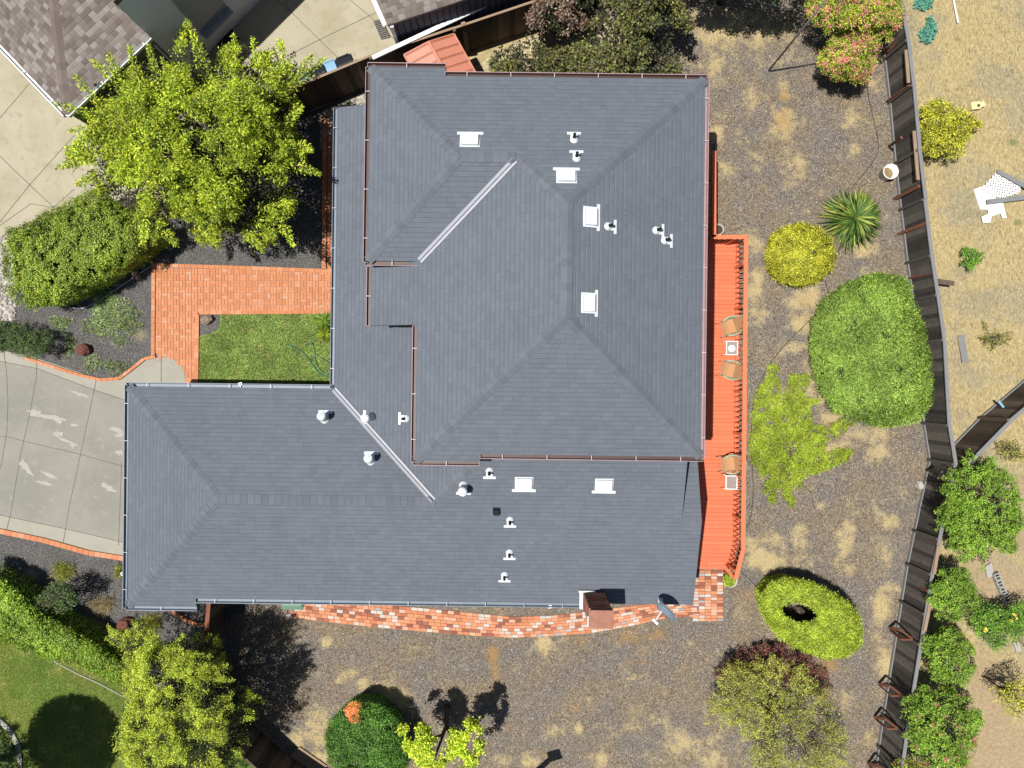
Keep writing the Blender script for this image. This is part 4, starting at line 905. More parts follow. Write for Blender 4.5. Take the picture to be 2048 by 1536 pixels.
roof('low_roof', [([(Kp.x, Kp.y), (Rp.x, Rp.y), (Re.x, Re.y), (hp.x, hp.y)], zA, tuple(na)), ([(Kp.x, Kp.y), (hp.x, hp.y), (Le.x, Le.y), (Lp.x, Lp.y)], zB, tuple(nb))], parent=n1, mats=[M['roof_b'], M['white']], conv=lambda u, v, z: n1c(u, v, z) - ORIG[n1.name])
og = ORIG[n1.name]
caps(n1c(Kp.x, Kp.y, 2.8) - og, n1c(hp.x, hp.y, zr) - og, parent=n1, mat=M['cap_b'], wd=.15)
mb = MB()
for a, b in (((K1[0], K1[1]), Rt), ((K1[0], K1[1]), Lf)):
    A, B2 = n1c(*a, 2.78), n1c(*b, 2.78); dd = (B2 - A).normalized(); oo = Vector((dd.y, -dd.x, 0)); oo = oo if oo.dot(A - n1c(hp.x, hp.y, 0)) > 0 else -oo
    mb.bar(A + oo * .11, B2 + oo * .11, .03, .10, up=(0, 0, 1)); mb.bar(A + oo * .05 - Vector((0, 0, .07)), B2 + oo * .05 - Vector((0, 0, .07)), .12, .015); 
    n_ = 6
    for k in range(n_): c = A.lerp(B2, (k + .5) / n_); mb.bar(c, c + oo * .12, .03, .02)
obj('gutter', mb, M['white'], n1)
mb = MB(); pw0 = c0 + dirw * 1.3 - perp * .02
for s_ in (0, 1.08): a = pw0 + dirw * s_; mb.bar(a + Vector((0, 0, 1.05)), a + Vector((0, 0, 3.0)), .12, .05, up=perp)
mb.bar(pw0 + Vector((0, 0, 1.05)), pw0 + dirw * 1.08 + Vector((0, 0, 1.05)), .05, .12, up=perp); f_ = obj('window', mb, M['trim_grey'], n1)
mb = MB(); mb.box(pw0 + dirw * .54 + Vector((0, 0, 2.05)), (.96, .03, 1.9), rot=math.atan2(dirw.y, dirw.x)); obj('pane', mb, simple('pale_pane', (.33, .33, .35), .4), f_)
mb = MB(); c = pw0 + dirw * .54 - perp * .12; mb.box((c.x, c.y, .98), (1.25, .24, .08), rot=math.atan2(dirw.y, dirw.x)); obj('window_sill', mb, M['trim_grey'], n1)
mb = MB(); a = c0 - perp * .05 - dirw * .1; mb.tube([a + Vector((0, 0, .1)), a + Vector((0, 0, 2.2))], .035); obj('downpipe', mb, M['white'], n1)
mb = MB(); A = P(430, 82), P(462, 55), P(480, 78), P(450, 105); mb.prism([(p.x, p.y) for p in A], .018, .032); tag(obj('black_pad', mb, simple('near_black', (.02, .02, .022), .9)), 'plain dark flat rectangle on the ground by the neighbour house wall', 'mat')  # thin near-black rectangle laid on the driveway
n2 = thing('neighbour_garage', 'neighbour outbuilding at top centre with brown shingles and slate blue siding', 'garage', P(815, 120))
g0_ = P(812, 128); e2 = Vector((.948, .318, 0)); w2 = Vector((-.42, .91, 0)); mb = MB(); mb.prism([g0_[:2], (g0_ + e2 * 6)[:2], (g0_ + e2 * 6 + w2 * 5)[:2], (g0_ + w2 * 5)[:2]], 0, 2.62)
for k in range(28):
    a = g0_ + e2 * (.1 + k * .21) - Vector((-e2.y, e2.x, 0)) * .01; mb.bar(a + Vector((0, 0, .02)), a + Vector((0, 0, 2.6)), .02, .02, m=1)
obj('wall', mb, [M['nwall2'], M['dark']], n2)
og2 = ORIG[n2.name]; inv = lambda p: (p.x / S, -p.y / S)
ea, eb = g0_ - e2 * .16, g0_ + e2 * 6; wa = ea + w2 * 5; wb = eb + w2 * 5
A2, B3, C3, D3 = inv(ea), inv(eb), inv(wb), inv(wa); zz2 = z3((*A2, 2.7), (*B3, 2.7), (*D3, 4.2))
roof('roof', [([A2, B3, C3, D3], zz2, (.318, .948))], thick=.1, parent=n2, mats=[M['roof_b'], M['trim_grey']], conv=lambda u, v, z: n1c(u, v, z) - og2)
mb = MB(); mb.bar(ea + Vector((-.05, 0, 2.68)), wa + Vector((-.05, 0, 4.15)), .07, .12); mb.bar(ea + Vector((-.12, 0, 2.62)), wa + Vector((-.12, 0, 4.08)), .05, .03); obj('rake_board', mb, M['white'], n2)
mb = MB(); mb.bar(g0_ + Vector((-.04, -.03, 0)), g0_ + Vector((-.04, -.03, 2.6)), .10, .08, up=(0, 1, 0)); obj('corner_trim', mb, M['white'], n2)

# ------------------------------------------------------------------ plants
def quads(name, V, mat, parent, kind=None):
    """V: (n,4,3) world coords -> one mesh of n separate leaf quads"""
    n_ = len(V); g = ORIG.get(parent.name, Vector((0, 0, 0))) if parent is not None else Vector((0, 0, 0))
    V = V - np.array(g)[None, None, :]
    me = bpy.data.meshes.new(name); me.vertices.add(n_ * 4); me.vertices.foreach_set('co', V.reshape(-1).astype(np.float32))
    me.loops.add(n_ * 4); me.loops.foreach_set('vertex_index', np.arange(n_ * 4, dtype=np.int32))
    me.polygons.add(n_); me.polygons.foreach_set('loop_start', np.arange(n_, dtype=np.int32) * 4); me.update()
    o = finish(name, me, mat, parent)
    if kind: o['kind'] = kind
    return o
def unit(a): return a / (np.linalg.norm(a, axis=-1, keepdims=True) + 1e-9)
def leafquads(pts, nrm, ln, wd, jit=.7, grow=None, gj=.6):
    """pts (n,3) leaf bases, nrm (n,3) preferred leaf normals, grow (n,3) direction the leaves point"""
    n_ = len(pts); nn = unit(nrm + jit * rng.normal(size=(n_, 3)))
    g = rng.normal(size=(n_, 3)) if grow is None else grow + gj * rng.normal(size=(n_, 3))
    t = unit(g - nn * (g * nn).sum(-1, keepdims=True)); b = np.cross(nn, t)
    l = (ln * rng.uniform(.6, 1.25, n_))[:, None]; w_ = (wd * rng.uniform(.7, 1.2, n_))[:, None]
    droop = nn * l * -.12
    return np.stack([pts, pts + t * l * .5 + b * w_ * .5 , pts + t * l + droop, pts + t * l * .5 - b * w_ * .5], 1)
def samp_poly(poly, n_):
    poly = np.array(poly, float); lo, hi = poly.min(0), poly.max(0); out = np.zeros((0, 2))
    while len(out) < n_:
        q_ = rng.uniform(lo, hi, (n_ * 3, 2)); q_ = q_[inpoly(q_[:, 0], q_[:, 1], [tuple(p) for p in poly])]; out = np.vstack([out, q_])
    return out[:n_]
def edge_d(q_, poly):
    poly = np.array(poly, float); d = np.full(len(q_), 1e9)
    for i in range(len(poly)):
        a, b = poly[i], poly[(i + 1) % len(poly)]; ab = b - a; t = np.clip(((q_ - a) @ ab) / (ab @ ab), 0, 1); d = np.minimum(d, np.linalg.norm(q_ - a - t[:, None] * ab, axis=1))
    return d
def PN(q_, z):
    k = S * (1 - z / H); return np.stack([(q_[:, 0] - 1024) * k, (768 - q_[:, 1]) * k, z], -1)
_ng = rng.random((256, 256))
def vnoise(x, y, sc_, seed=0):
    r = 0; a = 1.0; t = 0
    for o in range(3):
        u = x * sc_ * 2 ** o + seed * 7.13 + o * 17.7; v = y * sc_ * 2 ** o + seed * 3.7 + o * 5.3; i, j = np.floor(u).astype(int), np.floor(v).astype(int); f, g = u - i, v - j; f, g = f * f * (3 - 2 * f), g * g * (3 - 2 * g)
        n_ = lambda di, dj: _ng[(i + di) % 256, (j + dj) % 256]
        r = r + a * ((n_(0, 0) * (1 - f) + n_(1, 0) * f) * (1 - g) + (n_(0, 1) * (1 - f) + n_(1, 1) * f) * g); t += a; a *= .55
    return r / t
def dome(q_, poly, z0, z1, soft):
    d = edge_d(q_, poly); t = np.clip(d / soft, 0, 1); return z0 + (z1 - z0) * np.sqrt(np.clip(1 - (1 - t) ** 2, 0, 1)), t
def limbs(t, base, ends, r0, mat=None, name='trunk', bend=.15, fork=None):
    base = Vector(base); zc = sum(e.z for e in ends) / len(ends) * (fork or .35); cen = Vector((sum(e.x for e in ends) / len(ends), sum(e.y for e in ends) / len(ends), zc)); f = base.lerp(Vector((cen.x, cen.y, zc)), .5); f.z = zc
    mb = MB(); mb.tube([base, base.lerp(f, .5) + Vector((.03, -.02, 0)), f], [r0, r0 * .85, r0 * .75], 8); obj(name, mb, mat or M['trunk'], t)
    mb = MB()
    for e in ends:
        m1 = f.lerp(e, .35) + Vector((random.uniform(-bend, bend), random.uniform(-bend, bend), .1)); m2 = f.lerp(e, .7) + Vector((random.uniform(-bend, bend), random.uniform(-bend, bend), .1))
        mb.tube([f, m1, m2, e], [r0 * .6, r0 * .4, r0 * .22, r0 * .08], 6)
    obj('branches', mb, mat or M['trunk'], t)
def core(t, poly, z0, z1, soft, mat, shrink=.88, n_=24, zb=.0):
    """inner hull that hides the ground; its near-black colour paints shade between leaf clumps"""
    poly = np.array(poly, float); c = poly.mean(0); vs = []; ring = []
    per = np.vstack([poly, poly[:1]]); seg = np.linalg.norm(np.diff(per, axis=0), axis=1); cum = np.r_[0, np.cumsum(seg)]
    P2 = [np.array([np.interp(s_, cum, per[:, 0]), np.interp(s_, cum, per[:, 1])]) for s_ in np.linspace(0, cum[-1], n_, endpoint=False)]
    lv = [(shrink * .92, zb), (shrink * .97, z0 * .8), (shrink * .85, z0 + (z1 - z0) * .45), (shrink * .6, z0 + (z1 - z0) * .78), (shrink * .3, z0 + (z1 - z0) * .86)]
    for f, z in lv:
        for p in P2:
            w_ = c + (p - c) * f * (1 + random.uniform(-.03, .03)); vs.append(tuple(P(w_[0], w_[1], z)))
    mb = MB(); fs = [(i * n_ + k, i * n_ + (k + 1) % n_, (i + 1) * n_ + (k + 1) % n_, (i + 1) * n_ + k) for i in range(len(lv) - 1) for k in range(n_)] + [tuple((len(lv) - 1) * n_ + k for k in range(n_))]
    mb.add(vs, fs); return obj('shade_fill', mb, mat, t)
M['inner'] = simple('painted_shade_leaf', (.042, .048, .02), .9, .8, 5); M['core_shade'] = simple('twig_mass_painted_shade', (.03, .038, .014), .95, .6, 8)  # near-black colours that paint the shade inside crowns and shrubs
def clipped(name, label, cat, poly, z0, z1, soft, n_, ln, wd, mat, group=None, jit=.6, lump=.03, lscale=3, coreon=True, side=.25, depth=.05, growup=.3, base=None, holes=None, coremat=None, clus=9, cr=.038, gapt=.36, lumpz=.12, rag=4):
    """dense shrub with a clipped or rounded surface following its outline seen from above"""
    c = np.mean(np.array(poly), 0); t = thing(name, label, cat, P(c[0], c[1], 0), group)
    ncl = max(1, n_ // clus); q_ = samp_poly(poly, ncl); q_ = q_ + rag * np.stack([vnoise(q_[:, 0], q_[:, 1], .11, 1) - .5, vnoise(q_[:, 0], q_[:, 1], .11, 2) - .5], -1) * 2; keep = vnoise(q_[:, 0] * S, q_[:, 1] * S, 5.5, len(name)) + rng.normal(0, .04, ncl) > gapt; q_ = q_[keep]
    zt, tt = dome(q_, poly, z0, z1, soft)
    if holes is not None: ok = ~inpoly(q_[:, 0], q_[:, 1], holes); q_, zt, tt = q_[ok], zt[ok], tt[ok]
    n2 = len(q_); ph = q_ * S * lscale
    zl = lump * (np.sin(ph[:, 0] * 2.1 + np.cos(ph[:, 1] * 1.7)) + np.sin(ph[:, 1] * 2.9 + 1.3 * np.cos(ph[:, 0] * 2.3))) + lump * .6 * np.sin(ph[:, 0] * 6.1 + ph[:, 1] * 4.7)
    z = np.maximum(.06, zt + zl - np.abs(rng.normal(0, depth, n2)) + (vnoise(q_[:, 0] * S, q_[:, 1] * S, 6, 3) - .5) * lumpz); p = PN(q_, z)
    rep_ = clus; nc = len(p); p = np.repeat(p, rep_, 0) + rng.normal(size=(nc * rep_, 3)) * [cr, cr, cr * .6]; tt = np.repeat(tt, rep_); p[:, 2] = np.maximum(p[:, 2], .03); ctr_ = np.repeat(PN(q_, z), rep_, 0)
    cc = np.array(P(c[0], c[1], z0)); out = unit((p - cc) * [1, 1, 0]); nrm = out * (1 - tt)[:, None] * 1.2 + [0, 0, 1] * (.35 + tt[:, None])
    V = [leafquads(p, nrm, ln, wd, jit, grow=out * .4 + unit(p - ctr_) * .9 + [0, 0, growup], gj=.4)]
    # sides
    ns = int(n_ * side)
    if ns:
        pa = np.array(poly, float); per = np.vstack([pa, pa[:1]]); seg = np.linalg.norm(np.diff(per, axis=0), axis=1); cum = np.r_[0, np.cumsum(seg)]; s_ = rng.uniform(0, cum[-1], ns)
        e = np.stack([np.interp(s_, cum, per[:, 0]), np.interp(s_, cum, per[:, 1])], -1); e = c + (e - c) * rng.uniform(.95, 1.0, (ns, 1)); z = rng.uniform(.03, 1, ns) * (z0 + .04)
        # a hedge narrows a little towards its foot; its outline is the widest ring, at height z0
        pe = PN(e, np.full(ns, z0)); pe[:, 2] = z; pe[:, :2] = cc[:2] + (pe[:, :2] - cc[:2]) * (.90 + .10 * (z / (z0 + .04)))[:, None]; o2 = unit((pe - cc) * [1, 1, 0]); V.append(leafquads(pe, o2 + [0, 0, .4], ln, wd, jit, grow=o2 * .5 + [0, 0, .4], gj=.8))
    quads('foliage', np.concatenate(V), mat, t)
    if coreon: core(t, poly, z0 * .9, z1 * .93, soft, coremat or M['core_shade'])
    mb = MB(); b = Vector(base) if base else P(c[0], c[1], 0); mb.tube([b, b + Vector((.02, .02, max(.05, z0 * .6)))], [.05, .035], 7); obj('trunk', mb, M['trunk'], t); return t
def sprays(name, label, cat, poly, z0, z1, soft, nsh, lsh, npl, ln, wd, mat, group=None, base=None, r0=.12, droop=.0, spread=.16, up=.4, fill=0, jit=.8, tips=None, zjit=.25, gap=None, nl=12, under=.0, fork=None, hang=0.0, limb=True, rag=10):
    """open tree or shrub: leafy shoots radiating outwards and up from inside the outline"""
    c = np.mean(np.array(poly), 0); b = np.array(base if base is not None else P(c[0], c[1], 0)); t = thing(name, label, cat, Vector(b), group)
    q_ = samp_poly(poly, nsh * 2)
    if gap is not None: f = vnoise(q_[:, 0] * S, q_[:, 1] * S, gap[0], gap[2]); q_ = q_[f > gap[1]]
    q_ = q_[:nsh]; nsh = len(q_)
    zt, tt = dome(q_, poly, z0, z1, soft); q_ = q_ + rag * np.stack([vnoise(q_[:, 0], q_[:, 1], .05, 1) - .5, vnoise(q_[:, 0], q_[:, 1], .05, 2) - .5], -1) * 2; z = zt - np.abs(rng.normal(0, zjit, nsh)) - under * rng.random(nsh) ** 2
    z = np.maximum(z, .12); tip = PN(q_, z); cc = np.array([*P(c[0], c[1], 0)[:2], z0 * .6]); out = unit((tip - cc) * [1, 1, 0]); rad = (1 - tt)[:, None]
    d = unit(out * (.35 + rad) + [0, 0, up] + rng.normal(0, .35, (nsh, 3)))
    L_ = lsh * rng.uniform(.6, 1.2, nsh)[:, None]; start = tip - d * L_
    s_ = rng.random((nsh, npl, 1)) ** .8; ctr = start[:, None, :] + d[:, None, :] * L_[:, None, :] * s_
    sp = spread * (1.15 - s_ * .85); off = rng.normal(size=(nsh, npl, 3)) * sp * [1, 1, .6]; pts = ctr + off; pts[..., 2] -= hang * (s_[..., 0] ** 2)
    grow = d[:, None, :] * .8 + unit(off) * .8 - np.array([0, 0, droop]); nr = unit(off) * .5 + [0, 0, .9]
    pf, gf, nf_ = pts.reshape(-1, 3), grow.reshape(-1, 3), nr.reshape(-1, 3); pf[:, 2] = np.maximum(pf[:, 2], .03)
    V_ = [leafquads(pf, nf_, ln, wd, jit, gf, .45)]
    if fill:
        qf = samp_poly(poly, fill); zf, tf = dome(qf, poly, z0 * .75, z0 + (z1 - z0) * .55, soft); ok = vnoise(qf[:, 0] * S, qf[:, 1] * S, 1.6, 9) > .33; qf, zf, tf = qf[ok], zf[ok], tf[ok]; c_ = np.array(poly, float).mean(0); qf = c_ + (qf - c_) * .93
        pz = PN(qf, np.maximum(.1, zf - rng.random(len(qf)) * z0 * .45)); quads('shade_fill', leafquads(pz, np.tile([0, 0, 1.], (len(pz), 1)), ln * 1.5, wd * 1.5, .9), M['inner'], t)  # dark leaf quads, shade painted into the gaps of the crown
    quads('foliage', np.concatenate(V_), mat, t)
    ends = [Vector(x) for x in start[rng.choice(nsh, min(nl, nsh), replace=False)]]
    if limb: limbs(t, b, ends, r0, fork=fork)
    tw = MB()
    for i in rng.choice(nsh, min(nsh, 140), replace=False): tw.tube([start[i] - d[i] * .1, start[i] + d[i] * L_[i] * .5, tip[i]], [.012, .008, .003], 4, cap=False)
    obj('twigs', tw, M['trunk'], t, kind='stuff'); return t, tip, d
G_lime = leafmat('lime_leaf', [(.065, .115, .012), (.16, .23, .018), (.29, .35, .022), (.44, .46, .04)], .45)
G_mid = leafmat('green_leaf', [(.035, .10, .015), (.08, .19, .02), (.14, .28, .03), (.22, .34, .04)], .35)
G_hedge = leafmat('hedge_leaf', [(.045, .09, .012), (.12, .185, .02), (.22, .29, .03), (.34, .36, .06)], .35)
G_yell = leafmat('golden_leaf', [(.085, .11, .01), (.21, .22, .015), (.32, .315, .02), (.46, .43, .06)], .3, scale=3)
G_ygrn = leafmat('yellow_green_leaf', [(.09, .145, .015), (.18, .25, .02), (.26, .32, .025), (.36, .39, .05)], .3, scale=3)
G_jun = leafmat('juniper_green', [(.055, .11, .02), (.115, .19, .03), (.18, .27, .04), (.29, .36, .08)], .35)
G_cover = leafmat('creeping_green', [(.065, .10, .01), (.135, .185, .015), (.205, .26, .02), (.27, .31, .03)], .3, scale=2.2)
G_dark = leafmat('dark_leaf', [(.015, .035, .012), (.035, .07, .02), (.07, .11, .03), (.12, .16, .045)], .25)
G_loq = leafmat('bronze_leaf', [(.015, .017, .01), (.04, .04, .016), (.06, .085, .02), (.07, .035, .028), (.09, .12, .022), (.20, .18, .045)], .2); G_marn = leafmat('maroon_brown_leaf', [(.03, .02, .018), (.08, .045, .035), (.14, .07, .05), (.10, .09, .05), (.2, .17, .12)], .2)
G_olive = leafmat('olive_leaf', [(.05, .06, .02), (.13, .16, .03), (.24, .28, .04), (.36, .38, .06), (.26, .16, .06)], .3)
G_red = leafmat('maroon_leaf', [(.04, .015, .015), (.12, .04, .035), (.20, .08, .06), (.10, .07, .05)], .25)
G_dome = leafmat('dark_dome_leaf', [(.02, .06, .015), (.05, .13, .02), (.09, .20, .03), (.15, .26, .04)], .3)
M['pink'] = leafmat('pink_petal', [(.35, .035, .08), (.55, .09, .17), (.68, .22, .30)], .3)
M['orange_leaf'] = leafmat('dead_orange_leaf', [(.35, .10, .03), (.55, .19, .06), (.6, .28, .12)], .3); M['white_petal'] = leafmat('white_petal', [(.7, .7, .62), (.8, .8, .75)], .2)
M['blade'] = leafmat('lawn_blade', [(.07, .13, .03), (.15, .225, .05), (.24, .31, .08), (.40, .37, .15)], .3, scale=1.6); M['straw_blade'] = leafmat('straw_blade', [(.17, .13, .065), (.25, .20, .11), (.33, .28, .17), (.22, .16, .075)], .2, scale=.8)
M['blade_n'] = leafmat('neighbour_lawn_blade', [(.05, .11, .015), (.12, .19, .025), (.2, .24, .04), (.32, .3, .1)], .3, scale=1.0)

# big lime tree, top left
TREE = [(150, 155), (225, 165), (260, 110), (290, 100), (330, 130), (375, 45), (410, 75), (425, 130), (470, 75), (505, 80), (520, 110), (560, 85), (572, 120), (650, 118), (600, 150), (585, 190), (610, 210), (585, 260), (625, 300), (600, 345), (635, 360), (590, 420), (560, 450), (580, 480), (520, 500), (470, 470), (430, 500), (390, 485), (340, 440), (290, 470), (250, 420), (210, 400), (150, 365), (200, 330), (115, 335), (140, 295), (190, 300), (145, 262), (200, 255), (110, 210), (190, 225), (170, 190)]
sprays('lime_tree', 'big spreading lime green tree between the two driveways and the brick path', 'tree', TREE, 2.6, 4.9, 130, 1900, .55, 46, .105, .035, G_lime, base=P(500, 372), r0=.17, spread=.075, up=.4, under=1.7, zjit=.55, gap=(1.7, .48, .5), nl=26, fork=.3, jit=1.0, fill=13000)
def shoots(t, lst, mat, ln, wd, sp, n_, z0, z1, tw=True):
    V = []; mb = MB()
    for (ax, ay), (bx, by) in lst:
        A, B2 = np.array(P(ax, ay, z0)), np.array(P(bx, by, z1)); f = rng.random((n_, 1)); c = A + (B2 - A) * f + rng.normal(size=(n_, 3)) * sp * (1.15 - f); d = unit((B2 - A)[None, :]); off = c - (A + (B2 - A) * f)
        V.append(leafquads(c, unit(off) * .4 + [0, 0, .9], ln, wd, .6, grow=d * .9 + unit(off), gj=.4)); mb.tube([A, A * .5 + B2 * .5 + np.array([0, 0, .03]), B2], [.015, .009, .003], 5)
    quads('shoot_foliage', np.concatenate(V), mat, t); obj('shoots', mb, M['trunk'], t)
shoots(bpy.data.objects['lime_tree'], [((430, 160), (372, 40)), ((400, 130), (384, 62)), ((480, 160), (468, 70)), ((520, 160), (506, 76)), ((575, 150), (560, 82)), ((580, 180), (648, 116)), ((590, 160), (622, 112)), ((320, 170), (296, 90)), ((350, 180), (325, 118)), ((280, 160), (258, 92)), ((230, 160), (186, 122)), ((235, 150), (218, 108)), ((200, 230), (110, 208)), ((210, 225), (150, 152)), ((200, 250), (140, 262)), ((190, 260), (148, 290)), ((210, 310), (112, 335)), ((200, 330), (140, 300)), ((200, 350), (152, 368)), ((590, 330), (638, 348)), ((560, 440), (585, 490)), ((500, 470), (525, 502)), ((290, 440), (285, 488)), ((330, 460), (352, 490)), ((600, 290), (622, 300)), ((560, 260), (605, 215))], G_lime, .105, .036, .08, 190, 3.4, 3.5)
quads('yellowing_foliage', leafquads(PN(samp_poly(TREE, 2600), rng.uniform(4.2, 4.9, 2600)) * [1, 1, 1], np.tile([0, 0, 1.], (2600, 1)), .09, .035, .8), leafmat('yellowing_leaf', [(.55, .50, .03), (.66, .55, .05)], .4), bpy.data.objects['lime_tree']) if False else None
# hedge left
HEDGE = [(8, 500), (18, 460), (60, 445), (110, 415), (150, 395), (190, 375), (235, 405), (290, 440), (330, 470), (300, 490), (280, 510), (200, 560), (110, 610), (60, 615), (20, 590), (10, 550)]
clipped('clipped_hedge', 'wide clipped yellow green hedge mound below the big lime tree', 'hedge', HEDGE, 1.25, 1.75, 50, 70000, .065, .032, G_hedge, jit=.7, lump=.05, depth=.07, gapt=.41, lumpz=.4, rag=14)
# left conifer
sprays('cypress_shrub', 'dark green feathery shrub at the left edge above the driveway', 'shrub', [(-60, 640), (0, 640), (45, 640), (60, 662), (95, 665), (118, 680), (100, 705), (70, 722), (20, 705), (-60, 700)], .6, 1.15, 30, 260, .35, 70, .055, .016, G_dark, base=P(40, 672), spread=.06, r0=.06, zjit=.12, under=.3)
# bed weeds (small green tufts on the gravel)
def tufts(name, label, cat, blobs, n_, h, wd, mat, group=None, kind=None):
    ps = []
    for px, py, rx, ry, wgt in blobs:
        m_ = int(n_ * wgt); r = np.sqrt(rng.random(m_)); a = rng.uniform(0, 6.283, m_); r *= 1 + .3 * np.sin(a * 3 + px) + .2 * np.sin(a * 7 + py)
        ps.append(np.stack([px + rx * r * np.cos(a), py + ry * r * np.sin(a)], -1))
    q_ = np.concatenate(ps); p = PN(q_, np.full(len(q_), .03)); V = leafquads(p, rng.normal(size=(len(p), 3)) * [1, 1, .6] + [0, 0, .5], h, wd, .5, grow=np.tile([0, 0, .55], (len(p), 1)), gj=.6)
    if kind: o = quads(name, V, mat, None, kind); o['label'] = label; o['category'] = cat; return o
    t = thing(name, label, cat, P(blobs[0][0], blobs[0][1]), group); quads('blades', V, mat, t); return t
G_weed = leafmat('weed_leaf', [(.10, .16, .06), (.17, .25, .09), (.26, .33, .13), (.42, .42, .22)], .3)
tufts('weeds', 'sparse green weeds in the gravel bed west of the brick path', 'weeds', [(215, 605, 30, 26, .25), (250, 640, 34, 26, .25), (200, 650, 30, 25, .2), (122, 645, 20, 12, .08), (140, 690, 12, 22, .07), (190, 728, 26, 16, .08), (235, 735, 26, 14, .08), (240, 680, 12, 12, .04), (282, 515, 12, 18, .06)], 6500, .13, .016, G_weed, kind='stuff')
# front lawn blades, neighbour lawn
q_ = samp_poly([(398, 628), (700, 626), (700, 785), (396, 785)], 52000); bad = inpoly(q_[:, 0], q_[:, 1], [(396, 622), (441, 622), (442, 650), (432, 664), (420, 670), (396, 674)]); q_ = q_[~bad]
p = PN(q_, np.full(len(q_), .03)); o = quads('lawn_grass', leafquads(p, rng.normal(size=(len(p), 3)) * [1, 1, .5] + [0, 0, .7], .085, .014, .4, grow=np.tile([.1, .1, .45], (len(p), 1)), gj=.55), M['blade'], None, 'stuff'); tag(o, 'green front lawn grass inside the brick path', 'grass')
q_ = samp_poly([(-20, 1262), (120, 1322), (250, 1368), (420, 1470), (520, 1560), (-20, 1560)], 50000); p = PN(q_, np.full(len(q_), .012)); o = quads('neighbour_grass', leafquads(p, rng.normal(size=(len(p), 3)) * [1, 1, .5] + [0, 0, .8], .06, .012, .4, grow=np.tile([.1, .1, .4], (len(p), 1)), gj=.55), M['blade_n'], None, 'stuff'); tag(o, 'yellowish neighbour lawn grass at bottom left', 'grass')
# straw on the dry field
fpoly = [(x + 4, y) for x, y in FENCE] + [(2140, 1600), (2140, -60)]
q_ = samp_poly(fpoly, 30000); k = q_ * S; f = np.sin(k[:, 0] * 1.1 + 2 * np.sin(k[:, 1] * .7)) + np.sin(k[:, 1] * 1.9 + 1.5 * np.sin(k[:, 0] * 1.6)) + rng.normal(0, .7, len(q_)) - 1.6 * np.clip((q_[:, 1] - 900) / 300, 0, 1); q_ = q_[f > -.35]
p = PN(q_, np.full(len(q_), .02)); o = quads('dry_grass', leafquads(p, rng.normal(size=(len(p), 3)) * .3 + [0, 0, 1], .15, .012, .3, grow=np.stack([np.cos(k[:len(p), 1] * .9) + .6, np.sin(k[:len(p), 0] * .8) - .5, np.full(len(p), .15)], -1), gj=.7), M['straw_blade'], None, 'stuff'); tag(o, 'dry straw coloured grass covering the field east of the fence', 'grass')
# mulch chips
M['chips'] = bricky('wood_chip', [(0, (.06, .05, .04)), (.45, (.16, .13, .10)), (.75, (.30, .26, .21)), (.90, (.5, .46, .4)), (1, (.85, .83, .80))], .2)
yp = [(1395, -40)] + [(1250, -40)] + [(1740, -40)] + [p_ for p_ in FENCE if p_[1] > 0] + [(560, 1600), (560, 1260), (700, 1258), (1000, 1278), (1200, 1268), (1340, 1240), (1446, 1236), (1448, 1160), (1500, 1100), (1502, 470), (1418, 300), (1418, 150)]
q_ = samp_poly(yp, 60000); p = PN(q_, np.full(len(q_), .008)); o = quads('mulch_chips', leafquads(p, np.tile([0, 0, 1.], (len(p), 1)), .05, .014, .35), M['chips'], None, 'stuff'); tag(o, 'loose wood chips scattered over the back yard mulch', 'mulch')
# hedge, bottom left
HB = [(-60, 1130), (0, 1160), (40, 1190), (75, 1225), (110, 1245), (160, 1270), (205, 1300), (255, 1335), (250, 1372), (205, 1350), (150, 1325), (100, 1318), (40, 1295), (0, 1275), (-60, 1250)]
clipped('clipped_hedge', 'long bright green clipped hedge along the neighbour lawn at bottom left', 'hedge', HB, 1.15, 1.4, 22, 46000, .065, .035, leafmat('bright_hedge_leaf', [(.045, .10, .012), (.11, .20, .02), (.20, .30, .02), (.34, .38, .07)], .35), jit=.75, lump=.04, depth=.07)
# neighbour juniper bottom left
JUN = [(215, 1245), (245, 1262), (275, 1245), (300, 1262), (330, 1285), (362, 1262), (385, 1285), (392, 1255), (415, 1280), (432, 1265), (450, 1310), (470, 1335), (478, 1365), (505, 1385), (535, 1400), (530, 1440), (505, 1460), (490, 1500), (480, 1560), (440, 1600), (300, 1600), (250, 1540), (222, 1500), (218, 1470), (240, 1440), (228, 1410), (250, 1370), (240, 1330), (250, 1300), (212, 1275)]
G_hjun = leafmat('hollywood_juniper', [(.075, .12, .012), (.20, .26, .02), (.32, .38, .03), (.44, .46, .07)], .3)
jt, tip, _ = sprays('juniper_tree', 'tall ragged yellow green juniper tree over the bottom left fence', 'tree', JUN, 2.7, 4.6, 110, 980, .5, 110, .05, .024, G_hjun, base=P(420, 1320), r0=.16, spread=.065, up=.6, under=1.9, zjit=.6, gap=(2.3, .485, 1.1), nl=22, fill=30000, jit=1.1)
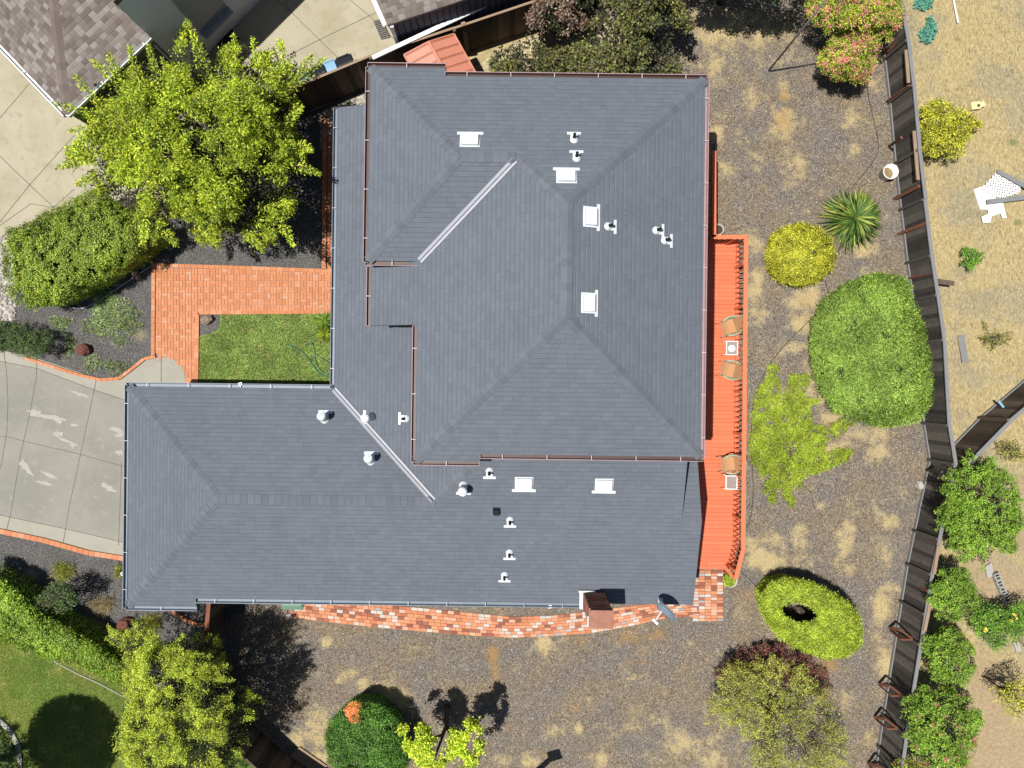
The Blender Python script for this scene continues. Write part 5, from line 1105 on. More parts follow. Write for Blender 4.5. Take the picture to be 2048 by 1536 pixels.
# clipped dome at the bottom, with a dead orange corner
DM = [(650, 1475), (662, 1440), (690, 1415), (715, 1402), (755, 1408), (785, 1430), (805, 1455), (818, 1490), (815, 1530), (780, 1570), (700, 1570), (660, 1530)]
dm = clipped('round_shrub', 'dark green dome shaped shrub with a dead orange patch at the bottom edge', 'shrub', DM, .95, 1.55, 60, 52000, .058, .026, G_dome, jit=.95, lump=.04, lscale=5, depth=.06, gapt=.37, lumpz=.2)
q_ = np.concatenate([samp_poly([(688, 1420), (705, 1403), (722, 1406), (714, 1436), (702, 1446)], 1500), samp_poly([(708, 1432), (718, 1430), (716, 1444), (708, 1446)], 260)]); zt, tt = dome(q_, DM, .95, 1.55, 60); quads('dead_foliage', leafquads(PN(q_, zt + .06), np.tile([0, 0, 1.], (len(q_), 1)), .06, .025, .8), M['orange_leaf'], dm)
# cloud pruned little tree: two crowns on one trunk
tt_ = thing('cloud_pruned_tree', 'small pruned tree with two yellow green leaf clouds beside the dark dome shrub', 'tree', P(890, 1412))
G_cl = leafmat('bright_lime_leaf', [(.11, .18, .015), (.24, .33, .02), (.38, .45, .03), (.52, .54, .06)], .4)
for poly in ([(800, 1460), (822, 1440), (850, 1452), (872, 1470), (880, 1500), (890, 1530), (850, 1535), (825, 1510), (806, 1495)], [(905, 1462), (935, 1430), (958, 1450), (966, 1490), (950, 1530), (915, 1545), (895, 1510)]):
    q_ = samp_poly(poly, 1500); q_ += rng.normal(0, 2.5, q_.shape); q_ = q_[vnoise(q_[:, 0] * S, q_[:, 1] * S, 2.6, 6) > .50]; zt, tt = dome(q_, poly, 2.1, 2.7, 30); c3 = PN(q_, zt - np.abs(rng.normal(0, .16, len(q_)))); pts = (c3[:, None, :] + rng.normal(0, .045, (len(q_), 8, 3))).reshape(-1, 3); quads('crown', leafquads(pts, np.tile([0, 0, .7], (len(pts), 1)), .085, .05, .9), G_cl, tt_)
mb = MB(); b = P(894, 1414); f1 = P(893, 1452, 1.2); mb.tube([b, b + Vector((.05, .03, .6)), f1], [.10, .085, .07], 8); A = P(848, 1478, 2.2); B2 = P(932, 1480, 2.2)
mb.tube([f1, P(884, 1470, 1.6), P(862, 1478, 1.9), A], [.06, .05, .04, .025], 7); mb.tube([f1, P(905, 1475, 1.5), P(925, 1478, 1.8), B2], [.06, .05, .04, .025], 7); mb.tube([f1, P(885, 1440, 1.6), P(868, 1432, 1.7)], [.035, .02, .01], 6); mb.tube([f1, P(875, 1500, 1.7), P(870, 1520, 2.3)], [.05, .04, .01], 6); obj('trunk', mb, M['trunk'], tt_)
# olive shrub and maroon one
OL = [(1430, 1335), (1455, 1320), (1500, 1318), (1530, 1308), (1575, 1310), (1600, 1322), (1620, 1345), (1660, 1370), (1685, 1400), (1690, 1435), (1700, 1480), (1700, 1540), (1640, 1600), (1530, 1590), (1480, 1540), (1450, 1490), (1412, 1450), (1408, 1400), (1425, 1370)]
sprays('olive_shrub', 'large loose olive green shrub with bare stems near the bottom right', 'shrub', OL, 1.1, 2.3, 110, 1500, .5, 24, .05, .022, G_olive, base=P(1530, 1405), r0=.07, spread=.055, up=.7, under=.6, zjit=.3, nl=34, fork=.15, gap=(1.6, .42, 3))
sprays('maroon_shrub', 'low maroon leaved shrub showing behind the large olive green shrub', 'shrub', [(1420, 1350), (1440, 1325), (1480, 1300), (1530, 1285), (1570, 1290), (1620, 1315), (1650, 1345), (1668, 1380), (1650, 1400), (1560, 1360), (1450, 1365)], .5, .8, 30, 330, .3, 40, .05, .03, G_red, base=P(1540, 1325), r0=.04, spread=.08, zjit=.15, under=.3)
# ring shrub
RG = [(1524, 1190), (1545, 1165), (1580, 1157), (1620, 1165), (1655, 1182), (1690, 1200), (1712, 1225), (1725, 1262), (1718, 1295), (1690, 1315), (1650, 1318), (1600, 1298), (1560, 1275), (1535, 1245), (1525, 1215)]
hole = [(1556, 1216), (1572, 1204), (1602, 1203), (1626, 1214), (1640, 1232), (1626, 1247), (1592, 1246), (1566, 1236)]
rs = clipped('ring_shrub', 'clipped oval yellow green shrub with a dark hollow in its middle', 'shrub', RG, 1.1, 1.35, 20, 60000, .065, .024, G_ygrn, jit=.95, lump=.02, depth=.04, gapt=.30, holes=hole, coreon=False, side=.5)
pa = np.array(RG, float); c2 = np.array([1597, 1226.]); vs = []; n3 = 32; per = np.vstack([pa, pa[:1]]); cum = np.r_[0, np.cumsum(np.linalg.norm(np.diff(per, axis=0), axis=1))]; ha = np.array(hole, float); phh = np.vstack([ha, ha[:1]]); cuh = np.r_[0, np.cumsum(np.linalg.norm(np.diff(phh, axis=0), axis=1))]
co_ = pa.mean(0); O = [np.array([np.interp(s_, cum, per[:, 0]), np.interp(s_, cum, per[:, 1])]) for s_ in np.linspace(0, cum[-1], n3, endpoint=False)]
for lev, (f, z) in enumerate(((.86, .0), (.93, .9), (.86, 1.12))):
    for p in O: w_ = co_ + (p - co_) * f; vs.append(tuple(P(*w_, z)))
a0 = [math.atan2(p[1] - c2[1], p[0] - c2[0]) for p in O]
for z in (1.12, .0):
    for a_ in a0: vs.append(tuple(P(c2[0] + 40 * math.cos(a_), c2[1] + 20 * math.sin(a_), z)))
mb = MB(); mb.add(vs, [(i * n3 + k, i * n3 + (k + 1) % n3, (i + 1) * n3 + (k + 1) % n3, (i + 1) * n3 + k) for i in range(4) for k in range(n3)]); obj('shade_fill', mb, M['core_shade'], rs)  # hull under the ring, coloured near-black as painted shade
# golden dome
clipped('golden_shrub', 'golden yellow ball shaped shrub beside the spiky cycad', 'shrub', [(1535, 510), (1542, 475), (1562, 455), (1600, 445), (1640, 455), (1665, 480), (1672, 510), (1660, 545), (1630, 565), (1595, 572), (1558, 560), (1540, 538)], .6, 1.05, 50, 34000, .06, .027, G_yell, jit=.95, lump=.04, lscale=7, depth=.05, gapt=.37, lumpz=.2)
# green spreading juniper
BJ = [(1628, 640), (1650, 600), (1690, 568), (1730, 552), (1770, 548), (1815, 556), (1822, 600), (1845, 645), (1852, 690), (1865, 715), (1866, 760), (1862, 800), (1845, 835), (1800, 850), (1755, 853), (1710, 838), (1670, 820), (1645, 785), (1630, 740), (1622, 690)]
clipped('spreading_juniper', 'very large low green juniper mound against the east fence', 'shrub', BJ, .55, .95, 60, 90000, .11, .022, G_jun, jit=.95, lump=.02, lscale=5, depth=.05, growup=.25, clus=12, cr=.045, gapt=.39, lumpz=.25, rag=8)
# ground cover
GC = [(1540, 727), (1552, 730), (1556, 770), (1560, 800), (1575, 790), (1580, 752), (1612, 750), (1612, 792), (1636, 800), (1634, 812), (1616, 818), (1620, 845), (1650, 855), (1690, 840), (1705, 845), (1690, 865), (1652, 880), (1645, 905), (1690, 898), (1708, 903), (1690, 920), (1650, 945), (1600, 960), (1610, 975), (1585, 970), (1590, 1000), (1588, 1022), (1572, 1000), (1560, 975), (1545, 985), (1545, 1015), (1534, 1000), (1530, 960), (1508, 930), (1502, 900), (1505, 850), (1500, 835), (1512, 800), (1520, 770), (1535, 760)]
t = thing('creeping_shrub', 'flat bright green creeping shrub with ragged arms next to the deck', 'shrub', P(1580, 880)); q_ = samp_poly(GC, 5400); q_ = q_ + np.stack([vnoise(q_[:, 0], q_[:, 1], .09, 1) - .5, vnoise(q_[:, 0], q_[:, 1], .09, 2) - .5], -1) * 22; q_ = q_[vnoise(q_[:, 0] * S, q_[:, 1] * S, 4.5, 8) > .37]; q_ = np.repeat(q_, 10, 0) + rng.normal(0, 1.9, (len(q_) * 10, 2)); k = q_ * S; z = .05 + .22 * np.clip(vnoise(k[:, 0], k[:, 1], 2.2, 4) - .25, 0, 1) + rng.uniform(0, .06, len(q_)); quads('foliage', leafquads(PN(q_, z), np.tile([0, 0, 1.], (len(q_), 1)), .075, .022, .8, grow=np.tile([.2, .1, .3], (len(q_), 1)), gj=.8), G_cover, t)
mb = MB(); p = P(1575, 900)
for i in range(14): a = i / 14 * 6.28; mb.tube([p, p + Vector((math.cos(a), math.sin(a), .05)) * .6, p + Vector((math.cos(a + .2) * 1.3, math.sin(a + .2) * 1.3, .05))], [.02, .012, .005], 5)
obj('stems', mb, M['trunk'], t)
# cycad and lily clumps (arching blades)
def rosette(name, label, cat, px, py, n_, L_, wd, h, mat, layers=3, group=None):
    t = thing(name, label, cat, P(px, py, 0), group); b = P(px, py, .12); mb = MB()
    for i in range(n_):
        a = random.uniform(0, 6.283); lay = random.random(); l = L_ * random.uniform(.8, 1.05) * (1 - .35 * lay); el = .25 + 1.0 * lay; d = Vector((math.cos(a), math.sin(a), 0)); s_ = Vector((-d.y, d.x, 0)); vs = []
        for k in range(6):
            f = k / 5; r = l * f * math.cos(el * (1 - .4 * f)) ; z = h * lay * .5 + l * (math.sin(el) * f - .55 * f * f * (1 - lay * .3)); z = max(z, -.06); w_ = wd * (1 - abs(f - .4) * 1.2) if f < .98 else .004; c = b + d * r + Vector((0, 0, z + .12)); vs += [c - s_ * w_ * .5 + Vector((0, 0, .012)), c, c + s_ * w_ * .5 + Vector((0, 0, .012))]
        mb.add(vs, [(k * 3 + j, k * 3 + j + 1, k * 3 + j + 4, k * 3 + j + 3) for k in range(5) for j in range(2)])
    obj('fronds', mb, mat, t); mb = MB(); mb.tube([P(px, py, 0), P(px, py, .2)], [.13, .10], 9); obj('trunk', mb, M['trunk'], t)
G_cyc = leafmat('cycad_frond', [(.02, .045, .01), (.04, .08, .014), (.08, .13, .022), (.26, .26, .05)], .15, var=.3)
rosette('cycad', 'dark green cycad with a star of stiff fronds above the golden shrub', 'cycad', 1700, 441, 420, 1.22, .06, .34, G_cyc)
rosette('grass_lily', 'darker strappy lily clump at the lawn edge under the west eave', 'lily', 652, 645, 110, .52, .022, .25, G_jun, group='lily clumps on the lawn'); rosette('grass_lily', 'lighter yellow green strappy lily clump just below the darker one', 'lily', 655, 670, 100, .46, .022, .25, G_ygrn, group='lily clumps on the lawn')
# potted foliage
q_ = samp_poly([(1447, 1152), (1458, 1149), (1469, 1156), (1469, 1168), (1460, 1174), (1448, 1170)], 1500); quads('foliage', leafquads(PN(q_, rng.uniform(.30, .42, 1500)), np.tile([0, 0, 1.], (1500, 1)), .05, .03, .8), G_ygrn, pot_g)
# pink oleander bushes at the top right
G_ole = leafmat('oleander_leaf', [(.06, .11, .015), (.16, .23, .02), (.28, .34, .03), (.42, .42, .05)], .35)
for nm, lb, poly, z0, z1, b in (('oleander', 'pink flowering oleander bush against the top of the east fence', [(1610, 20), (1640, -40), (1800, -40), (1806, 40), (1790, 75), (1750, 75), (1700, 60), (1650, 60), (1620, 45)], 1.6, 2.6, P(1690, 60)), ('oleander', 'smaller pink flowering oleander bush just below the first', [(1635, 120), (1650, 85), (1690, 55), (1740, 60), (1765, 85), (1750, 110), (1745, 140), (1725, 165), (1700, 168), (1665, 155), (1640, 140)], 1.2, 2.1, P(1668, 140))):
    t, tip, d = sprays(nm, lb, 'bush', poly, z0, z1, 50, 420, .5, 42, .10, .024, G_ole, base=b, r0=.06, spread=.08, up=.6, under=.4, zjit=.2, group='pink oleanders', nl=16, fork=.15)
    sel = tip[rng.random(len(tip)) < .55]; pts = (sel[:, None, :] + rng.normal(0, .05, (len(sel), 16, 3)) + [0, 0, .05]).reshape(-1, 3); quads('flowers', leafquads(pts, np.tile([0, 0, 1.], (len(pts), 1)), .035, .03, .9), M['pink'], t, 'stuff')
# bronze loquat like trees at the top
for lb, poly, z0, z1, b, ns in (('low dark bronze leaved tree behind the house nearest the rusty shed', [(975, 130), (990, 95), (1030, 90), (1060, 60), (1090, 95), (1140, 100), (1150, 150), (1120, 200), (1000, 200)], 1.3, 2.1, P(1060, 160), 420), ('maroon brown twiggy tree at the top edge above the low bronze tree', [(1050, 50), (1070, 0), (1085, -50), (1190, -50), (1200, 0), (1170, 30), (1175, 60), (1130, 72), (1090, 66)], 2.0, 3.0, P(1140, 60), 420), ('largest dark green and bronze tree directly behind the north eave', [(1140, 100), (1165, 60), (1190, 10), (1230, -50), (1350, -50), (1372, 20), (1394, 48), (1384, 80), (1352, 62), (1345, 90), (1372, 135), (1385, 155), (1340, 200), (1160, 200), (1130, 150)], 1.9, 3.3, P(1275, 110), 1050)):
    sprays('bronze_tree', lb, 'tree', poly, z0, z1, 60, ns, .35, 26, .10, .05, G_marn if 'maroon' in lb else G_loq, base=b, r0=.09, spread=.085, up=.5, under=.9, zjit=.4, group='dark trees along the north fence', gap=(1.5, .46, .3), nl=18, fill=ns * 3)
sprays('overhanging_tree', 'dark tree crown just entering the top edge over the yard', 'tree', [(1330, -60), (1400, -12), (1450, 4), (1500, -6), (1560, 6), (1620, -10), (1650, -80), (1500, -160), (1380, -140)], 2.2, 3.6, 60, 420, .5, 46, .09, .045, G_dark, base=P(1440, 5), r0=.12, spread=.12, zjit=.3, under=.8)
# neighbour plants east of the fence
sprays('citrus_shrub', 'yellow green shrub by the fence near the yellow can', 'shrub', [(1836, 215), (1860, 200), (1890, 198), (1905, 215), (1935, 215), (1950, 240), (1965, 250), (1945, 268), (1935, 295), (1910, 318), (1870, 322), (1845, 305), (1840, 260)], .9, 1.4, 45, 260, .35, 46, .075, .03, G_yell, base=P(1868, 290), r0=.05, spread=.07, zjit=.15, under=.3)
sprays('sapling', 'tiny green sapling alone on the dry field', 'sapling', [(1915, 510), (1935, 492), (1960, 505), (1965, 525), (1945, 540), (1925, 535)], .35, .5, 20, 50, .2, 30, .06, .03, G_mid, base=P(1930, 512), r0=.02, spread=.05, zjit=.08)
sprays('straggly_shrub', 'straggly nearly bare shrub on the dry field by a grey board', 'shrub', [(1965, 640), (1985, 650), (2015, 665), (2030, 680), (2010, 695), (1985, 705), (1960, 690), (1940, 682), (1970, 668)], .25, .4, 20, 40, .25, 18, .05, .02, G_olive, base=P(1978, 682), r0=.02, spread=.06, zjit=.08)
sprays('straggly_shrub', 'sparse yellowish shrub on bare soil right of the round lime bush', 'shrub', [(1985, 880), (2010, 870), (2048, 900), (2060, 925), (2030, 930), (1990, 910)], .35, .5, 20, 40, .3, 22, .05, .02, G_olive, base=P(1990, 892), r0=.02, spread=.08, zjit=.08)
G_rb = leafmat('fresh_green_leaf', [(.042, .10, .015), (.098, .185, .02), (.175, .28, .03), (.30, .38, .06)], .4)
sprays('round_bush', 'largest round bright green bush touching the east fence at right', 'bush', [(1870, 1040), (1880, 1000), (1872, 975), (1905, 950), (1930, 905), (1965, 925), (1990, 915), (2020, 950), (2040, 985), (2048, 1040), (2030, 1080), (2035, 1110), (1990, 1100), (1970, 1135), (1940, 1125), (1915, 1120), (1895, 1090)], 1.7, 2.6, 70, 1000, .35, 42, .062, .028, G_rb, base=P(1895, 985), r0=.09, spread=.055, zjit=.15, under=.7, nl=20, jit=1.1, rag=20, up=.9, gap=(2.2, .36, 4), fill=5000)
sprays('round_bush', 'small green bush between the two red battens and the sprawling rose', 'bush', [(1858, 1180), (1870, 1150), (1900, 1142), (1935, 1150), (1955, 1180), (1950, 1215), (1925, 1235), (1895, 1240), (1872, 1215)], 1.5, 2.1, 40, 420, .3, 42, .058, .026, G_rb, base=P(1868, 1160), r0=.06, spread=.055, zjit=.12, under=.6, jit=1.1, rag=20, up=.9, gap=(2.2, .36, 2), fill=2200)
sprays('sprawling_rose', 'sprawling rose bush with orange flowers at the right edge', 'bush', [(1930, 1240), (1960, 1200), (2000, 1215), (2060, 1190), (2070, 1250), (2040, 1270), (2010, 1285), (2005, 1310), (1985, 1300), (1960, 1270)], .9, 1.5, 35, 260, .45, 36, .065, .03, G_mid, base=P(1965, 1215), r0=.05, spread=.09, zjit=.2, under=.3, gap=(3, -1, 2))
o = bpy.data.objects['sprawling_rose']; q_ = np.repeat(samp_poly([(1950, 1215), (2040, 1205), (2035, 1260), (1970, 1270)], 4), 16, 0) + rng.normal(0, 1.4, (64, 2)); quads('flowers', leafquads(PN(q_, np.full(64, 1.45)), np.tile([0, 0, 1.], (64, 1)), .045, .04, .7), leafmat('orange_petal', [(.8, .35, .03), (.85, .5, .1)], .2), o, 'stuff')
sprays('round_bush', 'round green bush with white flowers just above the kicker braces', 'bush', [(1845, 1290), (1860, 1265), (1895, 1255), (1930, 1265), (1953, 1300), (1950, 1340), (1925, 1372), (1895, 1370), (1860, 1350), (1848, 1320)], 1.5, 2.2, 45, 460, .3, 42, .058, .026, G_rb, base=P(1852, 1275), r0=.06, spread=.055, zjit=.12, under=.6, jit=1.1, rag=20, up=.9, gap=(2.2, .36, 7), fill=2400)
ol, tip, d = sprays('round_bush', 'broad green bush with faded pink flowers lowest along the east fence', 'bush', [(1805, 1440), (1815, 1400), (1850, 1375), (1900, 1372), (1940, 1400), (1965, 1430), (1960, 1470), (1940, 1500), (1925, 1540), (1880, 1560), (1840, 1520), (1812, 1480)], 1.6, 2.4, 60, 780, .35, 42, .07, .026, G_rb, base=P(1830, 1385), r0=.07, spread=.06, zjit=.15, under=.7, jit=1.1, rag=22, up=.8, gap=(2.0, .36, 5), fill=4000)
sel = tip[rng.random(len(tip)) < .06]; pts = (sel[:, None, :] + rng.normal(0, .04, (len(sel), 14, 3)) + [0, 0, .05]).reshape(-1, 3); quads('flowers', leafquads(pts, np.tile([0, 0, 1.], (len(pts), 1)), .04, .03, .9), M['pink'], ol, 'stuff')
ol, tip, d = sprays('oleander', 'pink oleander tips at the bottom edge beside the fence', 'bush', [(1785, 1530), (1810, 1512), (1850, 1520), (1880, 1560), (1800, 1600)], 1.2, 1.8, 30, 120, .4, 40, .08, .024, G_ole, base=P(1800, 1500), r0=.05, spread=.08, group='pink oleanders')
sel = tip[rng.random(len(tip)) < .5]; pts = (sel[:, None, :] + rng.normal(0, .05, (len(sel), 14, 3)) + [0, 0, .05]).reshape(-1, 3); quads('flowers', leafquads(pts, np.tile([0, 0, 1.], (len(pts), 1)), .035, .03, .9), M['pink'], ol, 'stuff')
sprays('sparse_sapling', 'sparse yellow leaved sapling casting a branchy shadow at the lower right edge', 'sapling', [(1985, 1385), (2010, 1365), (2060, 1350), (2070, 1420), (2020, 1425), (1995, 1410)], 1.2, 1.8, 30, 60, .4, 26, .07, .03, G_yell, base=P(1968, 1352), r0=.035, spread=.12, zjit=.15)
# plants in the lower left gravel bed
sprays('thin_shrub', 'thin green shrub casting a dark shadow on the gravel left of the garage', 'shrub', [(85, 1190), (100, 1170), (125, 1160), (150, 1180), (160, 1200), (140, 1225), (110, 1215), (70, 1200)], .9, 1.5, 30, 95, .35, 30, .06, .03, G_dark, base=P(150, 1190), r0=.03, spread=.10, zjit=.15)
tufts('grass_clump', 'brownish green ornamental grass clump on the gravel below the driveway', 'plant', [(128, 1143, 18, 18, 1)], 900, .28, .012, G_olive); tufts('grass_clump', 'dry straw coloured grass clump on the gravel left of the garage corner', 'plant', [(205, 1208, 22, 14, 1)], 900, .24, .012, M['straw_blade']); tufts('grass_clump', 'greenish grass clump beside the reddish rock at the garage corner', 'plant', [(300, 1245, 24, 14, 1)], 900, .22, .014, G_olive)
tufts('dry_bank_growth', 'dry straggly growth on the gravel edge above the bright hedge', 'plant', [(75, 1225, 30, 12, .5), (50, 1195, 14, 10, .2), (240, 1142, 10, 12, .2)], 1400, .20, .02, G_olive)
# tree outside the frame that throws the round shadow on the neighbour lawn
gx, gy = 150 - .33 * 8.0 / S, 1478 + .045 * 8.0 / S
t = thing('round_tree', 'ball clipped dark tree outside the bottom left corner whose round shadow lies on the lawn', 'tree', P(gx, gy)); cen = P(gx, gy); n3 = 26000; dirs = unit(rng.normal(size=(n3, 3))); rr = 1.5 * rng.uniform(.72, 1.04, (n3, 1)); pts = dirs * rr * [1, 1, .9] + [cen.x, cen.y, 8.0]; quads('crown', leafquads(pts, dirs, .12, .07, .6), G_dark, t)
mb = MB(); mb.tube([cen, cen + Vector((.05, 0, 4)), cen + Vector((0, 0, 7.4))], [.14, .11, .08], 9); obj('trunk', mb, M['trunk'], t)
sprays('corner_shrub', 'dark green shrub in the bottom left corner inside the pale curb', 'shrub', [(-60, 1440), (0, 1450), (20, 1490), (45, 1520), (60, 1580), (-60, 1600)], .5, .9, 30, 130, .35, 50, .06, .03, G_dark, base=P(0, 1500), r0=.04, spread=.09)

# ------------------------------------------------------------------ rocks, hoses and litter
def rock(name, px, py, rx, ry, h, rot, mat, label, cat='rock'):
    t = MB(); c = P(px, py); n1_, n2_ = 12, 7; vs = []
    rs_ = [[random.uniform(.82, 1.12) for _ in range(n1_)] for _ in range(n2_)]
    for i in range(n2_):
        ph_ = i / (n2_ - 1) * math.pi / 2
        for k in range(n1_):
            a = 2 * math.pi * k / n1_; r = math.cos(ph_ * .97) ** .6 * rs_[i][k]; x, y = rx * S * r * math.cos(a), ry * S * r * math.sin(a); vs.append((c.x + x * math.cos(rot) - y * math.sin(rot), c.y + x * math.sin(rot) + y * math.cos(rot), h * math.sin(ph_) * random.uniform(.92, 1.05)))
    t.add(vs, [(i * n1_ + k, i * n1_ + (k + 1) % n1_, (i + 1) * n1_ + (k + 1) % n1_, (i + 1) * n1_ + k) for i in range(n2_ - 1) for k in range(n1_)] + [tuple((n2_ - 1) * n1_ + k for k in range(n1_))])
    return tag(obj(name, t, mat), label, cat)
rock('rock', 417, 640, 14, 11, .28, .4, M['stone'], 'tan boulder in the corner bed of the front lawn'); rock('rock', 171, 700, 15, 13, .32, .2, M['stone_red'], 'dark red lava rock on the gravel bed above the driveway'); rock('rock', 275, 550, 8, 11, .2, .3, M['stone'], 'brown rock beside the clipped hedge mound'); rock('rock', 254, 1245, 17, 13, .34, .5, M['stone_red'], 'reddish rock beside the juniper tip at the garage corner'); rock('rock', 1594, 1216, 9, 7, .5, .2, M['stone'], 'grey stump like rock inside the hollow of the ring shrub')
mb = MB()
for i in range(420):
    px, py = random.uniform(-10, 30), random.uniform(470, 640); c = P(px, py, .03); s_ = random.uniform(.03, .075); mb.lathe(c, [(s_, -.02), (s_ * .9, s_ * .3), (s_ * .4, s_ * .55), (0, s_ * .6)], 7)
for i in range(420):
    px = random.uniform(652, 740); c = P(px, 255 - (px - 652) * .42 + random.uniform(-16, 22), .03); s_ = random.uniform(.02, .055); mb.lathe(c, [(s_, -.02), (s_ * .9, s_ * .3), (s_ * .4, s_ * .55), (0, s_ * .6)], 6)
pe = obj('pebbles', mb, M['stone_gr']); pe['kind'] = 'stuff'; tag(pe, 'pale river pebbles at the left edge and by the west walk', 'pebbles')
def line(name, pts, r, mat, label, cat, z=.02):
    mb = MB(); P3 = []
    for i, p_ in enumerate(pts): P3.append(P(p_[0], p_[1], p_[2] if len(p_) > 2 else z))
    Q = []
    for i in range(len(P3) - 1):
        p0, p1, p2, p3 = P3[max(i - 1, 0)], P3[i], P3[i + 1], P3[min(i + 2, len(P3) - 1)]
        for k in range(5): f = k / 5; Q.append(.5 * ((2 * p1) + (p2 - p0) * f + (2 * p0 - 5 * p1 + 4 * p2 - p3) * f * f + (3 * p1 - p0 - 3 * p2 + p3) * f ** 3))
    Q.append(P3[-1]); mb.tube(Q, r, 6); return tag(obj(name, mb, mat), label, cat)
line('garden_hose', [(572, 690), (590, 696), (606, 706), (618, 720), (628, 735), (640, 748), (668, 760)], .014, M['hose'], 'green hose lying across the front lawn', 'hose', .10); line('garden_hose', [(608, 690), (622, 686), (628, 700), (630, 725), (645, 745), (668, 752)], .012, M['hose'], 'second green hose looping nearer the house on the front lawn', 'hose', .11); line('garden_hose', [(628, 706), (645, 718), (662, 728), (680, 736)], .011, M['hose'], 'short green hose running from the loop to the west eave', 'hose', .12)
line('drip_line', [(1650, 560), (1655, 590), (1640, 620), (1610, 650), (1570, 690), (1535, 735), (1515, 780), (1505, 820), (1503, 900), (1506, 960), (1504, 1020), (1495, 1050)], .012, M['pipe'], 'long black drip line snaking from the golden shrub down past the deck', 'pipe'); line('drip_line', [(1700, 380), (1725, 350), (1748, 320), (1757, 290), (1745, 230), (1735, 180), (1736, 140)], .010, M['pipe'], 'black drip line between the cycad and the oleanders', 'pipe'); line('drip_line', [(1480, 1142), (1500, 1160), (1525, 1185)], .010, M['pipe'], 'short black pipe from the deck end to the ring shrub', 'pipe')
line('drip_line', [(120, 608), (160, 617), (200, 600), (245, 570), (305, 530)], .012, M['galv'], 'pale thin pipe along the edge of the clipped hedge mound', 'pipe', .06)
line('bed_edging', [(100, 1318), (150, 1345), (200, 1368), (250, 1395)], .022, M['patch'], 'thin pale edging between the bright hedge and the neighbour lawn', 'edging', .03)
mb = MB(); strip(mb, [(-30, 1425), (0, 1440), (22, 1462), (36, 1490), (40, 1520), (38, 1560)], .17, .04); mb2 = MB()
cur = P(0, 0)
pc = [(-30, 1425), (0, 1440), (22, 1462), (36, 1490), (40, 1520), (38, 1560)]
for a, b in zip(pc, pc[1:]): mb2.bar(P(*a, .04), P(*b, .04), .16, .07)
o = obj('pale_curb', mb2, M['patch'], kind='structure')
# utility pole guy wire at the top
t = thing('metal_pole', 'thin tall grey metal pole standing in the mulch near the oleanders', 'pole', P(1536, 143)); b = P(1536, 143); mb = MB(); mb.tube([b, b + Vector((.02, .05, 5.6))], [.03, .022], 8); obj('pole', mb, M['rail_grey'], t); mb = MB(); mb.lathe(b, [(.07, 0), (.06, .04), (.03, .05)], 10); obj('foot', mb, M['rail_grey'], t)
# neighbour field litter
yc = thing('watering_can', 'pale yellow plastic can lying on the dry field beside the yellow green shrub', 'can', P(1950, 213)); mb = MB(); c = P(1948, 213, .10); mb.box(c, (.30, .25, .2), rot=.12); mb.bar(c + Vector((.14, .0, .04)), c + Vector((.30, .08, .06)), .17, .10); obj('body', mb, simple('pale_yellow', (.62, .57, .30), .5, .1), yc); mb = MB(); c = P(1957, 211, .20); mb.lathe(c, [(.05, .0), (.05, .016), (.0, .016)], 12); obj('opening', mb, M['trunk'], yc)
def junk(name, pl, z0, z1, mat, label, cat):
    mb = MB(); mb.prism([tuple(P(*p_)[:2]) for p_ in pl], z0, z1); return tag(obj(name, mb, mat), label, cat)
junk('plastic_sheet', [(1945, 380), (1960, 374), (1990, 380), (1990, 420), (1958, 420)], .02, .06, M['white_plastic'], 'white plastic panel under the lattice on the dry field', 'panel'); junk('notched_board', [(1968, 405), (2002, 402), (2010, 437), (2002, 438), (1998, 428), (1980, 434), (1978, 446), (1963, 447), (1960, 435), (1974, 428)], .065, .085, M['white'], 'notched white board below the white plastic panel', 'board')
mb = MB(); A = P(1970, 352, .09); a0_ = P(1965, 385, .09); 
lat = [(1958, 378), (1990, 344), (2040, 372), (2036, 388), (1995, 400)]; lw_ = [tuple(P(*p_)[:2]) for p_ in lat]
for fam in (0, 1):
    for k in range(-12, 26):
        dirv = Vector((math.cos(-.15), math.sin(-.15), 0)) if fam else Vector((math.sin(.15), math.cos(.15), 0)); nv = Vector((-dirv.y, dirv.x, 0)); o0 = P(1958, 378) + nv * k * .085 * (1 if fam else -1)
        tsel = [tv for tv in np.linspace(-1.6, 1.8, 120) if inpoly(np.array([(o0 + dirv * tv).x]), np.array([(o0 + dirv * tv).y]), lw_)[0]]
        if len(tsel) > 2: z_ = Vector((0, 0, .10 + fam * .012)); mb.bar(o0 + dirv * tsel[0] + z_, o0 + dirv * tsel[-1] + z_, .045, .01)
tag(obj('lattice_panel', mb, M['white']), 'white garden lattice panel lying on the dry field', 'lattice')
def board(a, b, z, wd, mat, label, name='loose_board'):
    mb = MB(); mb.bar(P(*a, z), P(*b, z + .03), wd, .03); return tag(obj(name, mb, mat), label, 'board')
board((1995, 342), (2060, 378), .16, .14, M['rail_grey'], 'long grey board lying above the white lattice'); board((1974, 404), (2070, 392), .17, .16, M['rail_grey'], 'grey board lying across the notched white board'); board((1916, 675), (1926, 726), .05, .03, M['wood_tan'], 'thin tan stick beside the grey board on the dry field'); board((1922, 670), (1930, 725), .05, .20, M['rail_grey'], 'short wide grey board near the straggly nearly bare shrub'); board((1903, -20), (1916, 46), .06, .05, M['white'], 'white plastic pipe piece at the top edge of the dry field', 'white_pipe'); board((1997, 802), (2008, 816), .5, .07, M['blue_plastic'], 'short pale blue stick by the second fence', 'blue_stick')
M['net'] = simple('green_netting', (.10, .30, .22), .8, .6, 18)
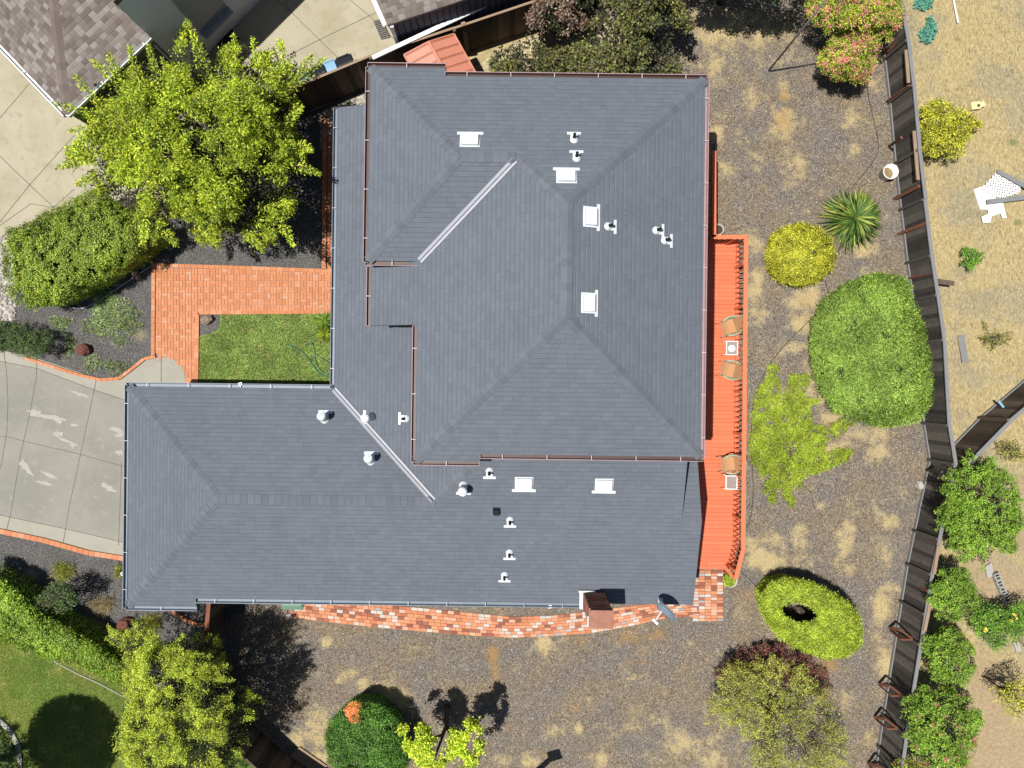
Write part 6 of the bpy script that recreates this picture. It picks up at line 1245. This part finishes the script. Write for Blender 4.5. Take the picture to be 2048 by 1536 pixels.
for pl, lb in (([(1838, -20), (1866, -20), (1862, 12), (1850, 20), (1840, 14), (1830, 14)], 'crumpled green netting at the top edge beside the fence'), ([(1858, 32), (1866, 36), (1872, 60), (1866, 74), (1856, 88), (1842, 74), (1840, 66), (1852, 56)], 'second piece of green netting below the first')):
    mb = MB(); q_ = samp_poly(pl, 500); pts = PN(q_, rng.uniform(.04, .14, 500)); t = quads('green_netting', leafquads(pts, np.tile([0, 0, 1.], (500, 1)), .14, .05, .5), M['net'], None); tag(t, lb, 'netting')
M['block'] = simple('cinder_block', (.36, .35, .33), .9, .2)
for i, (px, py) in enumerate(((1992, 1152), (1997, 1166), (2003, 1180), (2010, 1196))):
    mb = MB(); c = P(px, py, .10); dv = P(2010, 1196) - P(1992, 1152); an = math.atan2(dv.y, dv.x); Rm = Matrix.Rotation(an, 3, 'Z')
    for off, dm_ in (((0, .085), (.23, .03)), ((0, -.085), (.23, .03)), ((-.105, 0), (.03, .14)), ((.105, 0), (.03, .14)), ((0, 0), (.03, .14))): mb.box(c + Rm @ Vector((*off, 0)), (*dm_, .2), rot=an)
    tag(obj('cinder_block', mb, M['block']), ('northernmost hollow grey block of the row beside the largest round bush', 'second hollow grey block of the row counting from the largest round bush', 'third hollow grey block of the row counting from the largest round bush', 'southernmost hollow grey block of the row above the sprawling rose')[i], 'block', 'row of hollow grey blocks')
junk('concrete_slab', [(1968, 1132), (1980, 1124), (1985, 1150), (1972, 1155)], 0, .08, M['block'], 'pale concrete slab just below the largest round bush', 'slab'); junk('concrete_slab', [(2024, 1284), (2034, 1282), (2040, 1300), (2030, 1303)], 0, .08, M['block'], 'small pale slab under the sprawling rose at the right edge', 'slab')
junk('concrete_slab', [(574, 1515), (600, 1492), (655, 1530), (620, 1560)], 0, .06, M['wood_tan'], 'tan slab beside the shaded bottom fence', 'slab')
t = thing('sign_post', 'white post at the bottom edge casting a broad black shadow on the mulch', 'post', P(1076, 1540)); c = P(1076, 1540); tp = c + Vector((-.02, .42, 1.75)); mb = MB(); mb.bar(c, tp, .15, .12); obj('post', mb, M['white'], t); mb = MB(); mb.box(tp, (.34, .34, .34), rot=.3); obj('box_head', mb, M['white'], t)
rock('rock', 1840, 970, 6, 9, .12, .3, M['stone_gr'], 'pale pinkish stone at the foot of the fence left of the largest round bush')
